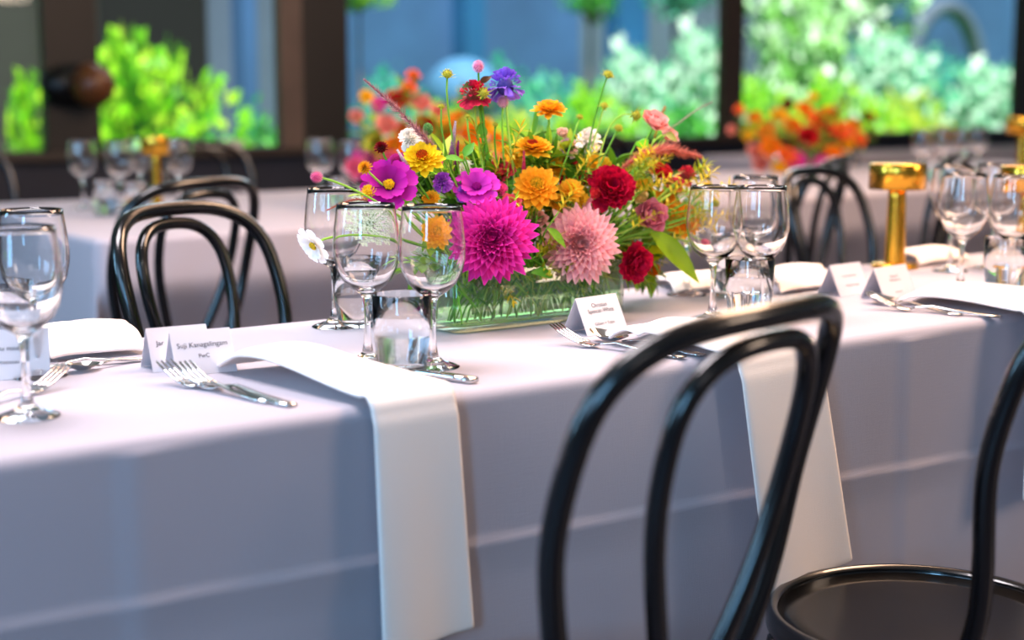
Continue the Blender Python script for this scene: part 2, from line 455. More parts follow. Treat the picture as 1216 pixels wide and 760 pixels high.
# second table, blurred
wine(100,248,'blurred wine glass on the second table, leftmost of its row'); wine(144,250,'blurred wine glass on the second table, second from the left')
wine(214,244,'blurred wine glass on the second table just right of its gold lamp'); wine(168,240,'blurred wine glass on the second table just left of its gold lamp')
wine(381,244,'blurred wine glass on the second table before the thick post'); wine(420,248,'blurred wine glass on the second table beside the pink flowers')
tumbler(126,256,'blurred glass of water on the second table between its left wine glasses'); tumbler(162,259,'blurred glass of water on the second table below its gold lamp')
tumbler(404,252,'blurred glass of water on the second table near the pink flowers')
wine(1094,214,'blurred wine glass on the second table at right, leftmost of four',s=.95); wine(1118,210,'blurred wine glass on the second table at right, second of four',s=.95)
wine(1140,212,'blurred wine glass on the second table at right, third of four',s=.95); wine(1160,207,'blurred wine glass on the second table at right, last of four',s=.95)
tumbler(1106,216,'blurred glass of water on the second table at right')
# ---------------------------------------------------------------- gold lamps
def make_lamp(R):
    t=thing('table_lamp','x','lamp',group='gold cordless table lamps')
    b=MB(); b.lathe([(.0005,0),(.045,0),(.046,.004),(.045,.009),(.02,.011),(.0005,.011)],40); b.build('base',M['gold'],t)
    b=MB(); b.lathe([(.021,.008),(.0205,.02),(.0175,.14),(.0165,.18),(.0005,.18)],32); b.build('stem',M['gold'],t)
    b=MB(); b.lathe([(.0005,.206),(.054,.206),(.0555,.204),(.0555,.156),(.0535,.156),(.0535,.202),(.0005,.202)],48); shd=b.build('lamp_shade',M['gold'],t)
    b=MB(); b.lathe([(.0005,.180),(.03,.180),(.03,.199),(.0005,.199)],24); b.build('diffuser',M['bulb'],shd)
    return t
lp=make_lamp(0); P=at(1062,318); lp.location=(P.x,P.y,.7502); lp['label']='gold lamp with drum shade on the near table, behind the place cards'; lp0=lp
for x,y,lb,s in [(187,250,'blurred gold lamp on the second table at left',.74),(1213,216,'blurred gold lamp on the second table at the right edge',1.2),(1218,324,'gold lamp at the far right edge behind the wine glasses',1)]:
    c=copy_tree(lp0); P=at(x,y); c.location=(P.x,P.y,.7502); c['label']=lb; c.scale=(s,s,1.05 if s<1 else s)
def point(loc,e,col,r=.03,name='lamp_light'):
    l=bpy.data.lights.new(name,'POINT'); l.energy=e; l.color=col; l.shadow_soft_size=r
    o=bpy.data.objects.new(name,l); o.location=loc; COL.objects.link(o); return o
for c,e in [(lp0,.5)]:
    for k in range(3):
        a=k*2*PI/3+.7
        point((c.location.x+.04*math.cos(a),c.location.y+.04*math.sin(a),.75+.175),e/3,(1,.62,.25),.008)
# ---------------------------------------------------------------- cutlery
def strip(mb,path,wid,th):
    """flat bar: path of (x,z), half widths, along local x"""
    vs=[];fs=[]
    for (x,z),w in zip(path,wid):
        vs+=[(x,-w,z),(x,w,z),(x,w*.8,z+th),(x,-w*.8,z+th)]
    n=len(path)
    for i in range(n-1):
        a=i*4;b=a+4
        for k in range(4): fs.append((a+k,a+(k+1)%4,b+(k+1)%4,b+k))
    fs.append((3,2,1,0)); e=(n-1)*4; fs.append((e,e+1,e+2,e+3)); mb.add(vs,fs)
def make_fork():
    b=MB()
    strip(b,[(0,.001),(.02,.001),(.06,.004),(.10,.009),(.122,.006),(.132,.003)],[.007,.0085,.006,.0035,.0035,.006],.0025)
    strip(b,[(.130,.003),(.138,.002),(.146,.003),(.152,.0045)],[.005,.0105,.0122,.0122],.002)
    for k in range(4):
        y=(k-1.5)*.0068
        m=MB(); strip(m,[(.150,.004),(.165,.008),(.182,.015),(.200,.024)],[.0023,.0021,.0018,.0009],.002)
        b.add([(v[0],v[1]+y,v[2]) for v in m.v],m.f)
    return b.mesh('fork',M['steel'])
def make_spoon():
    b=MB()
    strip(b,[(0,.001),(.02,.001),(.06,.004),(.10,.009),(.125,.006),(.137,.004)],[.007,.0085,.006,.0035,.0035,.005],.0025)
    vs=[];fs=[];n=20;R=5
    for j in range(R+1):
        r=j/R
        for k in range(n):
            a=2*PI*k/n; x=.165+.032*r*math.cos(a); y=.0205*r*math.sin(a)*(1-.12*math.cos(a))
            z=.0015+.009*r*r+.006*max(0,(x-.165)/.032)*r
            vs.append((x,y,z))
    for j in range(R):
        for k in range(n): fs.append((j*n+k,j*n+(k+1)%n,(j+1)*n+(k+1)%n,(j+1)*n+k))
    b.add(vs,fs); return b.mesh('spoon',M['steel'])
def make_knife():
    b=MB(); strip(b,[(0,.001),(.03,.001),(.09,.001),(.10,.001)],[.008,.0085,.0065,.006],.006)
    strip(b,[(.098,.002),(.105,.002),(.15,.002),(.20,.002),(.225,.002)],[.006,.009,.0105,.009,.002],.0015)
    return b.mesh('knife',M['steel'])
FK=make_fork();SP=make_spoon();KN=make_knife()
def cut(name,me,hx,hy,tx,ty,label,cat,group,s=1,tz=0,lift=0):
    """handle end at (hx,hy); points towards (tx,ty), a point at height tz above the cloth"""
    A=at(hx,hy); B=at(tx,ty,.75+tz); a=math.atan2(B.y-A.y,B.x-A.x)
    o=bpy.data.objects.new(name,me); COL.objects.link(o); o.location=(A.x,A.y,.7508+lift); o.rotation_euler=(0,0,a); o.scale=(s,s,s)
    tag(o,label,cat,group); return o
cut('fork',FK,348,484,212,431,'silver fork leaning toward the card, just left of the hanging napkin','fork','silver cutlery',1.03,.024)
cut('fork',FK,322,480,200,431,'silver fork lying half behind the front fork, nearest the left hanging napkin','fork','silver cutlery',1.0,.024)
cut('knife',KN,564,456,470,442,'silver knife with its handle end in front of the wine glass stems','knife','silver cutlery')
cut('fork',FK,812,427,665,388,'silver fork with raised tines before the white place card by the vase','fork','silver cutlery',1.05,.024)
cut('spoon',SP,835,424,693,394,'silver spoon half hidden behind the fork before the vase','spoon','silver cutlery',1.0,.01)
cut('fork',FK,1188,378,1046,350,'silver fork right of the spoon, below the rightmost place card','fork','silver cutlery',1.05,.024)
cut('spoon',SP,1140,376,1010,347,'silver spoon with its bowl raised between the two right-hand cards','spoon','silver cutlery',1.0,.012)
cut('fork',FK,184,428,86,414,'silver fork at left, lying before the rounded napkin','fork','silver cutlery',.9,.024)
cut('spoon',SP,196,424,128,436,'silver spoon handle showing between the rounded napkin and the left cards','spoon','silver cutlery',.8,.0)
cut('fork',FK,1008,340,931,331,'silver fork before the cream napkin left of the peach card','fork','silver cutlery',.95,.024)
cut('fork',FK,-70,497,17,449,'silver fork at the left edge beside the blurred wine glass','fork','silver cutlery',1,.024)
# ---------------------------------------------------------------- place cards
def text_mesh(s,size):
    cu=bpy.data.curves.new('printed_text','FONT'); cu.body=s; cu.size=size; cu.align_x='CENTER'; cu.align_y='CENTER'; cu.space_line=.95
    o=bpy.data.objects.new('t',cu); COL.objects.link(o); dg=bpy.context.evaluated_depsgraph_get(); dg.update()
    me=bpy.data.meshes.new_from_object(o.evaluated_get(dg)); bpy.data.objects.remove(o); me.materials.clear(); me.materials.append(M['ink']); return me
def card(x0,y0,x1,y1,lines,label,h=.052,group='white tent place cards',dep=.05,shift=0):
    """front bottom corners (x0,y0)-(x1,y1)"""
    A=at(x0,y0);B=at(x1,y1); a=math.atan2(B.y-A.y,B.x-A.x); w=(B-A).length
    t=thing('place_card',label,'place card',(A.x,A.y,.7505),a,group)
    d=dep; th=.0006
    b=MB()
    vs=[(0,0,0),(w,0,0),(w,d/2,h),(0,d/2,h),(w,d,0),(0,d,0)]
    ins=[(0,.001,0),(w,.001,0),(w,d/2,h-.002),(0,d/2,h-.002),(w,d-.001,0),(0,d-.001,0)]
    b.add(vs+ins,[(0,1,2,3),(3,2,4,5),(7,6,9,8),(8,9,11,10),(0,6,7,1),(5,4,10,11),(0,3,9,6),(3,5,11,9),(1,7,8,2),(2,8,10,4)])
    b.build('folded_card',M['card'],t,False)
    sl=math.atan2(h,d/2); Ls=math.hypot(h,d/2)
    for s,sz,q in lines:
        o=obj('printed_line',text_mesh(s,sz),t)
        o.rotation_euler=(sl,0,0); o.location=(w/2+shift,math.cos(sl)*Ls*q-math.sin(sl)*.0005,math.sin(sl)*Ls*q+math.cos(sl)*.0005)
    return t
card(210,448,282,441,[('Suji Kanagalingam',.0092,.66),('PwC',.0075,.41)],'white tent place card beside the forks, one name over a short line')
card(182,443,254,436,[('Jar',.0092,.64)],'white tent place card half hidden behind the card beside the forks',shift=-.0245)
card(698,400,746,392,[('Christian\nSpencer-White',.0090,.68),('Gilbert + Tobin',.0066,.27)],'white tent place card in front of the right end of the glass vase')
card(998,353,1034,348,[('nuuu nununuun',.006,.62),('nununuu nuuu',.006,.32)],'peach-lit tent place card left of the gold lamp stem')
card(1051,357,1089,351,[('Richard\nHenderson',.0068,.62),('nununun',.0055,.20)],'grey tent place card directly before the gold lamp stem')
card(-36,454,60,449,[('uu nuun',.0085,.62),('nunuuu',.0075,.35)],'white tent place card at the left edge behind the blurred wine glass',h=.058)
# ---------------------------------------------------------------- flowers
def petal(mb,phi,r0,z0,L,W,elev,curl,c0,c1,shape='point',cup=.3,nt=4,ns=2,ruf=0,twist=0):
    cp,sp=math.cos(phi),math.sin(phi)
    x=r0;z=z0;vs=[];fs=[];cs=[]
    for j in range(nt+1):
        t=j/nt; a=elev+curl*t
        if j>0: x+=L/nt*math.cos(a); z+=L/nt*math.sin(a)
        if shape=='point': w=W*(.35+.65*math.sin(PI*min(1,t*.62+.1)))*(1-t**2.6)**.8+W*.05
        elif shape=='blunt': w=W*(.35+.65*math.sin(PI*min(.75,t*.72+.08)))*(1-t**4)**.75+W*.10
        elif shape=='round': w=W*(.4+.6*math.sin(PI*min(.62,t*.62+.05)))*(1-.55*max(0,t-.6)/.4*max(0,t-.6)/.4)
        else: w=W*(.25+.75*min(1,t*1.35)**.8)
        for i in range(-ns,ns+1):
            s=i/ns; y=w*s
            lift=cup*w*s*s
            rz=ruf*t*L*math.sin(i*2.3+phi*5)
            xx=x-math.sin(a)*(lift+rz); zz=z+math.cos(a)*(lift+rz)
            if j==nt and shape=='round': xx-=L*.10*s*s
            if j==nt and shape=='notch': xx-=L*(.12*abs(s)**2+.06*(1 if i%2 else 0))
            vs.append((xx*cp-y*sp,xx*sp+y*cp,zz)); cs.append(mixc(c0,c1,min(1,t*1.05)))
    n=2*ns+1
    for j in range(nt):
        for i in range(n-1): fs.append((j*n+i,(j+1)*n+i,(j+1)*n+i+1,j*n+i+1))
    mb.add(vs,fs,cs)
GA=2.39996
rd=random.uniform
def b_dahlia(R,c0,c1,cc=None,n=190):
    mb=MB()
    for i in range(n):
        k=i/n; kk=k**.95
        e=-.5+1.8*kk+rd(-.1,.1)
        L=R*(1.0-.72*kk)*rd(.92,1.06)
        petal(mb,i*GA,R*.12*(1-kk),R*(.02+.14*kk),L,R*.155*(1-.35*kk),e,.5-.1*kk,jit(mixc(c0,c1,.0+.25*rd(0,1)),.15),jit(mixc(c0,c1,rd(.6,1)),.15),'blunt',.8)
    return mb,None
def b_zinnia(R,c0,c1,cc='#d8a020',n=54):
    mb=MB()
    for i in range(n):
        k=i/n
        petal(mb,i*GA,R*.18*(1-k*.4),R*(.02+.22*k),R*(.82-.5*k)*rd(.92,1.05),R*.20*(1-.3*k),-.25+1.0*k+rd(-.07,.07),.25,jit(c0,.15),jit(mixc(c0,c1,rd(.6,1)),.1),'round',.25)
    ce=MB(); cc=L3(cc)
    for i in range(46):
        a=i*GA; r=R*.26*math.sqrt(i/46); z=R*(.30+.10*(1-(i/46)))
        ce.sphere((r*math.cos(a),r*math.sin(a),z),R*.045,5,3,jit(cc,.3),1.8)
    ce.sphere((0,0,R*.14),R*.25,10,6,mixc(cc,(.05,.02,.01),.5),.7)
    return mb,ce
def b_cosmos(R,c0,c1,cc='#f0b010',n=8,cup=.3):
    mb=MB()
    for i in range(n):
        petal(mb,i*2*PI/n+rd(-.06,.06),R*.12,rd(0,.05)*R,R*.9,R*.31,cup+rd(-.06,.06),-.25,jit(c0,.1),jit(c1,.1),'notch',.18,4,3)
    for i in range(n):
        petal(mb,i*2*PI/n+.4,R*.10,R*.06,R*.62,R*.22,cup+.25+rd(-.06,.06),-.2,jit(c0,.1),jit(c1,.1),'notch',.18,4,3)
    ce=MB(); cc=L3(cc)
    for i in range(40):
        a=i*GA; r=R*.18*math.sqrt(i/40); ce.sphere((r*math.cos(a),r*math.sin(a),R*(.16+.05*(1-i/40))),R*.04,5,3,jit(cc,.3),1.6)
    ce.sphere((0,0,R*.06),R*.16,10,6,mixc(cc,(.1,.03,0),.4),.6)
    return mb,ce
def b_scabiosa(R,c0,c1,cc=None,n=90):
    mb=MB()
    for i in range(18):
        petal(mb,i*GA,R*.3,R*.05,R*.72,R*.2,rd(-.95,-.1),rd(-.3,.2),jit(c0,.15),jit(c1,.15),'notch',.2,3,2,.06)
    for i in range(n):
        k=(i+.5)/n; th=k*1.35; a=i*GA
        petal(mb,a,R*.55*math.sin(th)*.9,R*(.1+.55*math.cos(th)),R*rd(.28,.45),R*.10,PI/2-th+rd(-.3,.3),rd(-.5,.2),jit(c0,.2),jit(mixc(c0,c1,rd(.5,1)),.15),'notch',.3,2,1,.05)
    ce=MB(); ce.sphere((0,0,R*.1),R*.42,12,7,mixc(c0,(.05,.1,.02),.4))
    return mb,ce
def b_globe(R,c0,c1,cc=None,n=110):
    mb=MB()
    for i in range(n):
        k=1-2*(i+.5)/n; th=math.acos(k); a=i*GA
        petal(mb,a,R*.72*math.sin(th),R*.72*math.cos(th)+R*.7,R*.42,R*.14,PI/2-th+.3,-.6,jit(c0,.15),jit(mixc(c0,c1,rd(.5,1)),.15),'point',.3,2,1)
    ce=MB(); ce.sphere((0,0,R*.7),R*.74,12,8,c0)
    return mb,ce
def b_carnation(R,c0,c1,cc=None,n=44):
    mb=MB()
    for i in range(n):
        k=i/n
        petal(mb,i*GA,R*.05,R*(.05+.1*k),R*(.95-.35*k)*rd(.88,1.08),R*.34*(1-.3*k),-.1+1.35*k+rd(-.15,.15),.35-.3*k,jit(c0,.15),jit(mixc(c0,c1,rd(.5,1)),.15),'notch',.25,4,3,.07)
    return mb,None
def b_rose(R,c0,c1,cc=None,n=34):
    mb=MB()
    for i in range(n):
        k=i/n
        petal(mb,i*GA,R*.06+R*.05*(1-k),R*.02,R*(.95-.4*k),R*.42*(1-.45*k),.15+1.2*k+rd(-.1,.1),.55,jit(c0,.1),jit(mixc(c0,c1,rd(.5,1)),.1),'round',.45,4,2)
    return mb,None
def b_button(R,c0,c1,cc=None,n=70):
    mb=MB()
    for i in range(n):
        k=i/n; th=1.5*(1-k)
        petal(mb,i*GA,R*.45*math.sin(th),R*.45*math.cos(th),R*.5,R*.13,PI/2-th,-.2,jit(c0,.2),jit(c1,.2),'point',.3,2,1)
    ce=MB(); ce.sphere((0,0,R*.02),R*.5,10,6,mixc(c0,(.02,.03,.01),.5),.8)
    return mb,ce
def b_seed(R,c0,c1,cc=None):
    mb=MB()
    for i in range(10):
        petal(mb,i*2*PI/10,R*.25,R*.1,R*1.0,R*.14,rd(-.2,.5),rd(-.2,.4),jit(c0,.2),jit(c1,.2),'point',.2,2,1)
    ce=MB(); ce.sphere((0,0,R*.35),R*.5,10,7,c1,.9)
    for i in range(40):
        th=math.acos(1-1.3*(i+.5)/40);a=i*GA; p=Vector((math.sin(th)*math.cos(a),math.sin(th)*math.sin(a),math.cos(th)))
        ce.tube([p*R*.45+Vector((0,0,R*.35)),p*R*.72+Vector((0,0,R*.35))],[R*.06,R*.015],4,jit(c1,.3))
    return mb,ce
def b_pod(R,c0,c1,cc=None):
    mb=MB(); 
    for i in range(90):
        th=math.acos(1-2*(i+.5)/90);a=i*GA; p=Vector((math.sin(th)*math.cos(a),math.sin(th)*math.sin(a),1.25*math.cos(th)))
        mb.sphere(p*R*.85+Vector((0,0,R*1.1)),R*.17,5,3,jit(mixc(c0,c1,rd(0,1)),.2))
    ce=MB(); ce.sphere((0,0,R*1.1),R*.85,10,8,c0,1.25); return mb,ce
def b_lace(R,c0,c1,cc=None):
    mb=MB(); ce=MB(); g=lin('#8fae5a')
    for i in range(44):
        k=math.sqrt((i+.5)/44); a=i*GA; c=Vector((R*k*math.cos(a),R*k*math.sin(a),R*.42*(1-.5*k*k)))
        ce.tube([(0,0,-R*.1),c*.5+Vector((0,0,-R*.05)),c],R*.014,4,g)
        for j in range(9):
            q=c+Vector((math.cos(j*GA),math.sin(j*GA),.25*rd(0,1)))*R*.15*math.sqrt((j+.5)/9)
            for m in range(4):
                petal(mb,m*PI/2+j,R*.0,0,R*.06,R*.035,.3,0,jit(c0,.1),jit(c1,.1),'round',.1,1,1)
                n=len(mb.v); 
                for w in range(n-6,n): v=mb.v[w]; mb.v[w]=(v[0]+q.x,v[1]+q.y,v[2]+q.z)
    return mb,ce
def b_spike(R,c0,c1,cc=None):
    mb=MB(); n=100
    for i in range(n):
        k=i/n; a=i*GA; z=R*2.6*k; r=R*.30*(1-.8*k)
        petal(mb,a,r*.3,z,r*1.2,R*.11,.7,.2,jit(mixc(c0,c1,k),.2),jit(mixc(c0,c1,min(1,k+.15)),.2),'round',.4,2,1)
    ce=MB(); ce.tube([(0,0,0),(0,0,R*2.6)],[R*.08,R*.02],6,lin('#7a8a4a')); return mb,ce
KIND=dict(dahlia=b_dahlia,zinnia=b_zinnia,cosmos=b_cosmos,scabiosa=b_scabiosa,globe=b_globe,carnation=b_carnation,rose=b_rose,button=b_button,seed=b_seed,pod=b_pod,lace=b_lace,spike=b_spike)
def frame(n,P):
    n=n.normalized(); u=n.orthogonal().normalized(); a=random.uniform(0,6); w=n.cross(u)
    u2=u*math.cos(a)+w*math.sin(a); w2=n.cross(u2)
    Mx=Matrix((u2,w2,n)).transposed().to_4x4(); return Matrix.Translation(P)@Mx
# vase of the near bouquet
VX0,VX1,VY0,VY1=1.204,1.538,1.768,1.868
def rrect(x0,x1,y0,y1,R,n=6):
    P=[]
    for cx,cy,a0 in ((x1-R,y0+R,-PI/2),(x1-R,y1-R,0),(x0+R,y1-R,PI/2),(x0+R,y0+R,PI)):
        for i in range(n+1):
            a=a0+PI/2*i/n; P.append((cx+R*math.cos(a),cy+R*math.sin(a)))
    return P
def loft(mb,rings,cap0=True,cap1=True):
    n=len(rings[0]);vs=[p for r in rings for p in r];fs=[]
    for j in range(len(rings)-1):
        for i in range(n): k=(i+1)%n; fs.append((j*n+i,j*n+k,(j+1)*n+k,(j+1)*n+i))
    if cap0: fs.append(tuple(range(n-1,-1,-1)))
    if cap1: fs.append(tuple((len(rings)-1)*n+i for i in range(n)))
    mb.add(vs,fs)
VC=Vector(((VX0+VX1)/2,(VY0+VY1)/2,.7505))
vz=thing('flower_vase','low oblong glass vase of water and green stems under the near flowers','vase',VC)
def vr(d,z,R=.03): 
    return [(x-VC.x,y-VC.y,z) for x,y in rrect(VX0+d,VX1-d,VY0+d,VY1-d,max(.006,R-d))]
b=MB(); loft(b,[vr(.012,0),vr(.004,.002),vr(.0006,.008),vr(0,.016),vr(0,.088),vr(.0012,.0895),vr(.0028,.088),vr(.003,.016),vr(.006,.010),vr(.014,.0075)])
b.build('vase_glass',M['vase'],vz)
b=MB(); loft(b,[vr(.0145,.0078),vr(.0063,.0105),vr(.0033,.017),vr(.0033,.064)]); b.build('vase_water',M['gwater'],vz)
tocam=(CAM-VC); tocam.normalize()
BC=Vector((1.36,1.82,.90))
GREEN=[lin(c) for c in ('#8fc440','#6aa82c','#a8cc50','#78b03a','#5a9c28')]
NF=0
def into_vase(P,dirn,r,col,parent,L=.06,loc=None):
    """stem from the bloom down through the mouth of the vase"""
    nx=min(max(BC.x+(P.x-BC.x)*.55+rd(-.02,.02),VX0+.02),VX1-.02); ny=min(max(VC.y+(P.y-VC.y)*.3+rd(-.015,.015),VY0+.014),VY1-.014)
    neck=Vector((nx,ny,.838)); bx=min(max(nx+rd(-.07,.07),VX0+.025),VX1-.025); by=min(max(ny+rd(-.03,.03),VY0+.017),VY1-.017)
    bot=Vector((bx,by,.763))
    pts=bez(P,P+dirn*L,neck+Vector((0,0,L*.9)),neck,12)+(bez(neck,neck+Vector((0,0,-.025)),bot+Vector((0,0,.03)),bot,5)[1:] if random.random()<.6 else [neck+Vector((0,0,-.02))])
    b=MB(); b.tube(pts,[r]*len(pts),6,col); b.build('stem',M['stem'],parent,off=parent.location)
    return bot
def flower(kind,x,y,Y,Rpx,c0,c1,label,face=(1,.45,.35),cc=None,stem=True,leafy=0,sr=.0016,tilt=None,name=None):
    P=atY(x,y,Y); R=Rpx/ppm(P)*(1.13 if Rpx>10 else 1.05); c0=L3(c0);c1=L3(c1)
    out=P-BC; out.z*=.8
    if out.length>1e-4: out.normalize()
    n=tocam*face[0]+Vector((0,0,1))*face[1]+out*face[2]
    if tilt: n=rgt*tilt[0]+Vector((0,0,1))*tilt[1]-fh*tilt[2]
    n.normalize()
    root=thing(name or {'seed':'seed_head','pod':'seed_pod','spike':'flower_spike','lace':'lace_flower'}.get(kind,kind+'_flower' if kind not in('button','globe') else kind+'_flower'),label,'flower',(P.x,P.y,P.z),group='flowers in the near bouquet')
    root.name=name or {'seed':'seedpod_flower','pod':'seedpod_flower','spike':'spike_flower','lace':'lace_flower','cosmos':'cosmos','dahlia':'dahlia','zinnia':'zinnia','rose':'rose','carnation':'carnation','scabiosa':'scabiosa','globe':'globe_amaranth','button':'button_flower'}[kind]
    pm,ce=KIND[kind](R,c0,c1,cc) if cc else KIND[kind](R,c0,c1)
    F=frame(n,Vector((0,0,0)))
    b=MB(); b.merge(pm,F); b.build('petals' if kind not in('seed','pod') else 'bracts',M['petal'],root)
    if ce: b=MB(); b.merge(ce,F); b.build('flower_center',M['petal'] if kind!='lace' else M['stem'],root)
    if stem: into_vase(P-n*R*.05,-n*1.0,sr,jit(random.choice(GREEN),.15),root,L=.05 if kind not in('seed',) else .07)
    return root
F=flower
# -- the large blooms
F('dahlia',584,284,1.745,47,'#c80f8c','#ff48c4','big bright magenta dahlia at the front of the near bouquet',(1,.1,.0))
F('dahlia',688,290,1.765,42,'#ff9cb0','#ffd0c8','big pale pink dahlia at the front of the near bouquet',(1,.05,.1),cc=None)
F('zinnia',637,223,1.77,28,'#f09a08','#ffb62a','large golden orange zinnia above the pale pink dahlia',(1,.4,.1),'#e8b020')
F('carnation',725,226,1.77,28,'#8f0526','#d8123c','dark red ruffled bloom right of centre in the near bouquet',(1,.3,.1))
F('carnation',750,311,1.76,24,'#9a0a2c','#e01a48','crimson bloom drooping over the right end of the vase',(1,-.1,.6))
F('rose',769,259,1.78,23,'#c23a5c','#f09aa8','dusty pink ruffled bloom above the drooping crimson one',(1,.2,.4))
F('cosmos',462,222,1.79,32,'#7a0560','#c0189c','magenta cosmos with a yellow eye at the left of the bouquet',(1,.5,-.1),'#f5c020')
F('zinnia',502,190,1.80,26,'#e8b800','#ffe02a','bright yellow zinnia at upper left of the bouquet',(1,.8,.1),'#d05010')
F('scabiosa',487,167,1.84,15,'#f4ead8','#fffaf2','small white bloom behind the yellow zinnia',(1,.6,.2))
F('button',453,177,1.80,10,'#5a0610','#8c0d1a','tiny dark red button bloom at upper left',(.6,.8,.3))
F('button',434,200,1.78,10,'#c87808','#f5b020','small orange button bloom at the left edge of the bouquet',(.7,.4,.5))
F('globe',381,211,1.77,7,'#d8588c','#f0a0bc','tiny pink bud at the far left tip of the bouquet',tilt=(-1,.2,.2))
F('scabiosa',600,106,1.82,22,'#5a34b8','#a878f0','purple scabiosa at the top of the bouquet',(-.3,1,.1))
F('scabiosa',563,117,1.83,19,'#a80c2c','#e02c50','red scabiosa at the top of the bouquet left of the purple one',(.3,1,.0))
F('globe',568,84,1.83,7,'#e890b4','#fac8d8','tiny pink globe at the very top of the bouquet',tilt=(0,1,.1))
F('globe',597,126,1.82,7,'#f0a8b8','#ffd8dc','tiny pale pink globe just under the purple scabiosa',tilt=(.1,1,.1))
F('zinnia',652,132,1.84,21,'#f08a08','#ffc42a','golden orange zinnia standing high at the top of the bouquet',(.45,1,.1),'#e89018')
F('zinnia',632,178,1.82,25,'#f0a000','#ffc830','flat golden zinnia with a red eye above the large orange one',(.5,1,.0),'#c83010')
F('scabiosa',699,168,1.86,15,'#fff0e4','#fffaf4','small cream white bloom at upper right of centre',(.8,.8,.1))
F('scabiosa',674,178,1.84,13,'#e8a0c0','#ffd2e0','small pale pink scabiosa beside the flat golden zinnia',(.4,1,.1))
F('rose',776,150,1.83,19,'#f08a80','#ffc4bc','pale pink rose high on the right of the bouquet',(.8,.5,.4))
F('rose',791,164,1.85,14,'#f4a498','#ffd2c8','smaller peach pink rose just right of the high pale rose',(.8,.4,.5))
F('zinnia',678,206,1.85,20,'#a80818','#e0202c','red zinnia half hidden behind the green stems at centre',(1,.6,.1),'#a02010')
F('scabiosa',813,211,1.80,13,'#b81838','#f04858','coral red pincushion bloom at the right end',(.5,.8,.5))
F('zinnia',810,262,1.82,23,'#f08a08','#ffae2a','orange bloom at the right end behind the wine glass',(1,.2,.5),'#f0a818')
F('zinnia',519,277,1.77,21,'#f0a000','#ffc020','golden bloom seen through the wine glass',(1,.2,-.2),'#f0b010')
F('cosmos',374,290,1.79,23,'#e8e0d8','#ffffff','white cosmos drooping beside the far wine glass',tilt=(-.62,-.5,.6),cc='#f0c830')
F('lace',438,266,1.83,31,'#c4d4a8','#eef4e0','lacy white green umbel seen through the left wine glass',(1,.5,-.3))
F('lace',520,300,1.84,24,'#e8f4d8','#f8fff0','small lacy umbel low behind the wine glass',(1,.3,-.2))
F('scabiosa',526,217,1.80,12,'#8a2cb0','#c860d8','small violet bloom left of centre',(.8,.6,.2))
F('globe',440,232,1.80,9,'#e8b018','#ffd830','yellow bud below the magenta cosmos',tilt=(-.2,.5,.8))
F('spike',536,188,1.82,15,'#a01880','#f0e0e8','slim spike shading from magenta to white at its tip',tilt=(.12,1,.1),stem=True)
F('spike',495,215,1.80,15,'#c02890','#f8ecf0','pink and white spike left of the yellow zinnia',tilt=(-.6,1,.2))
F('spike',541,205,1.84,13,'#8a1070','#b82890','short magenta spike behind the violet bloom',tilt=(.1,1,.1))
F('spike',622,210,1.80,11,'#d82868','#f06898','short pink spike left of the large orange zinnia',tilt=(.0,1,.3))
F('scabiosa',555,207,1.85,14,'#f4e8d8','#fffaf0','flat cream bloom behind the thin stems at left of centre',(.3,1,0))
F('carnation',592,208,1.83,19,'#d8283c','#f86068','coral red bloom behind the thin stems at centre',(.8,.8,0))
F('rose',606,247,1.78,16,'#e84868','#ff8888','coral pink bloom between the magenta dahlia and the orange zinnia',(1,.4,0))
F('cosmos',566,224,1.79,26,'#a01490','#e838c0','magenta bloom peeping over the big magenta dahlia',(1,.8,0),'#a01080')
F('zinnia',678,226,1.79,16,'#f0a010','#ffc838','small golden bloom between the orange zinnia and the red one',(1,.5,.1),'#f0b020')
F('zinnia',655,200,1.84,17,'#f0a010','#ffc020','golden bloom behind the large orange zinnia',(.8,.8,0),'#f0b020')
F('zinnia',706,196,1.85,17,'#f8b810','#ffd840','yellow bloom below the small cream white one',(.8,.8,.1),'#f0c020')
F('carnation',701,250,1.79,14,'#e88c98','#f8b8b8','small pink ruffled bloom at the right of the pale pink dahlia',(1,.4,.1))
F('rose',759,236,1.79,11,'#f0d080','#fff0b8','small cream yellow bloom above the dusty pink one',(1,.5,.2))
F('carnation',784,206,1.84,14,'#c81830','#f04048','red bloom under the pink plume',(.8,.5,.4))
F('zinnia',790,240,1.83,16,'#e87808','#ffa020','orange bloom behind the right-hand sprigs',(1,.3,.4),'#f0a020')
F('rose',775,320,1.84,9,'#e86808','#ff9820','tiny orange bloom behind the drooping crimson one',(1,-.1,.5))
F('globe',834,299-6,1.77,6,'#d83868','#f07090','tiny pink bud over the bowl of the right wine glass',tilt=(.3,-.2,.6))
F('carnation',657,190,1.86,16,'#c01828','#e83038','red bloom tucked behind the flat golden zinnia',(.6,.8,0))
F('rose',640,262,1.80,12,'#f0b0a0','#ffd8c8','peach bloom low between the two dahlias',(1,.3,0))
F('globe',707,232,1.77,6,'#c82028','#e84040','tiny red bud right of the small golden bloom',tilt=(0,.6,.6))
F('globe',836,224,1.78,5,'#e8c010','#ffe040','tiny yellow bud at the right end below the coral pincushion',tilt=(.4,.7,.4))
F('globe',845,243,1.78,5,'#e8c010','#ffe040','tiny yellow bud over the right wine glass rim',tilt=(.5,.5,.4))
F('globe',604,181,1.82,5,'#e0c010','#f8e040','tiny yellow bud left of the flat golden zinnia',tilt=(-.4,.8,.3))
F('rose',649,324,1.76,8,'#d8d028','#f4e860','small yellow green drooping bud between the dahlias',tilt=(.2,-.8,.4))
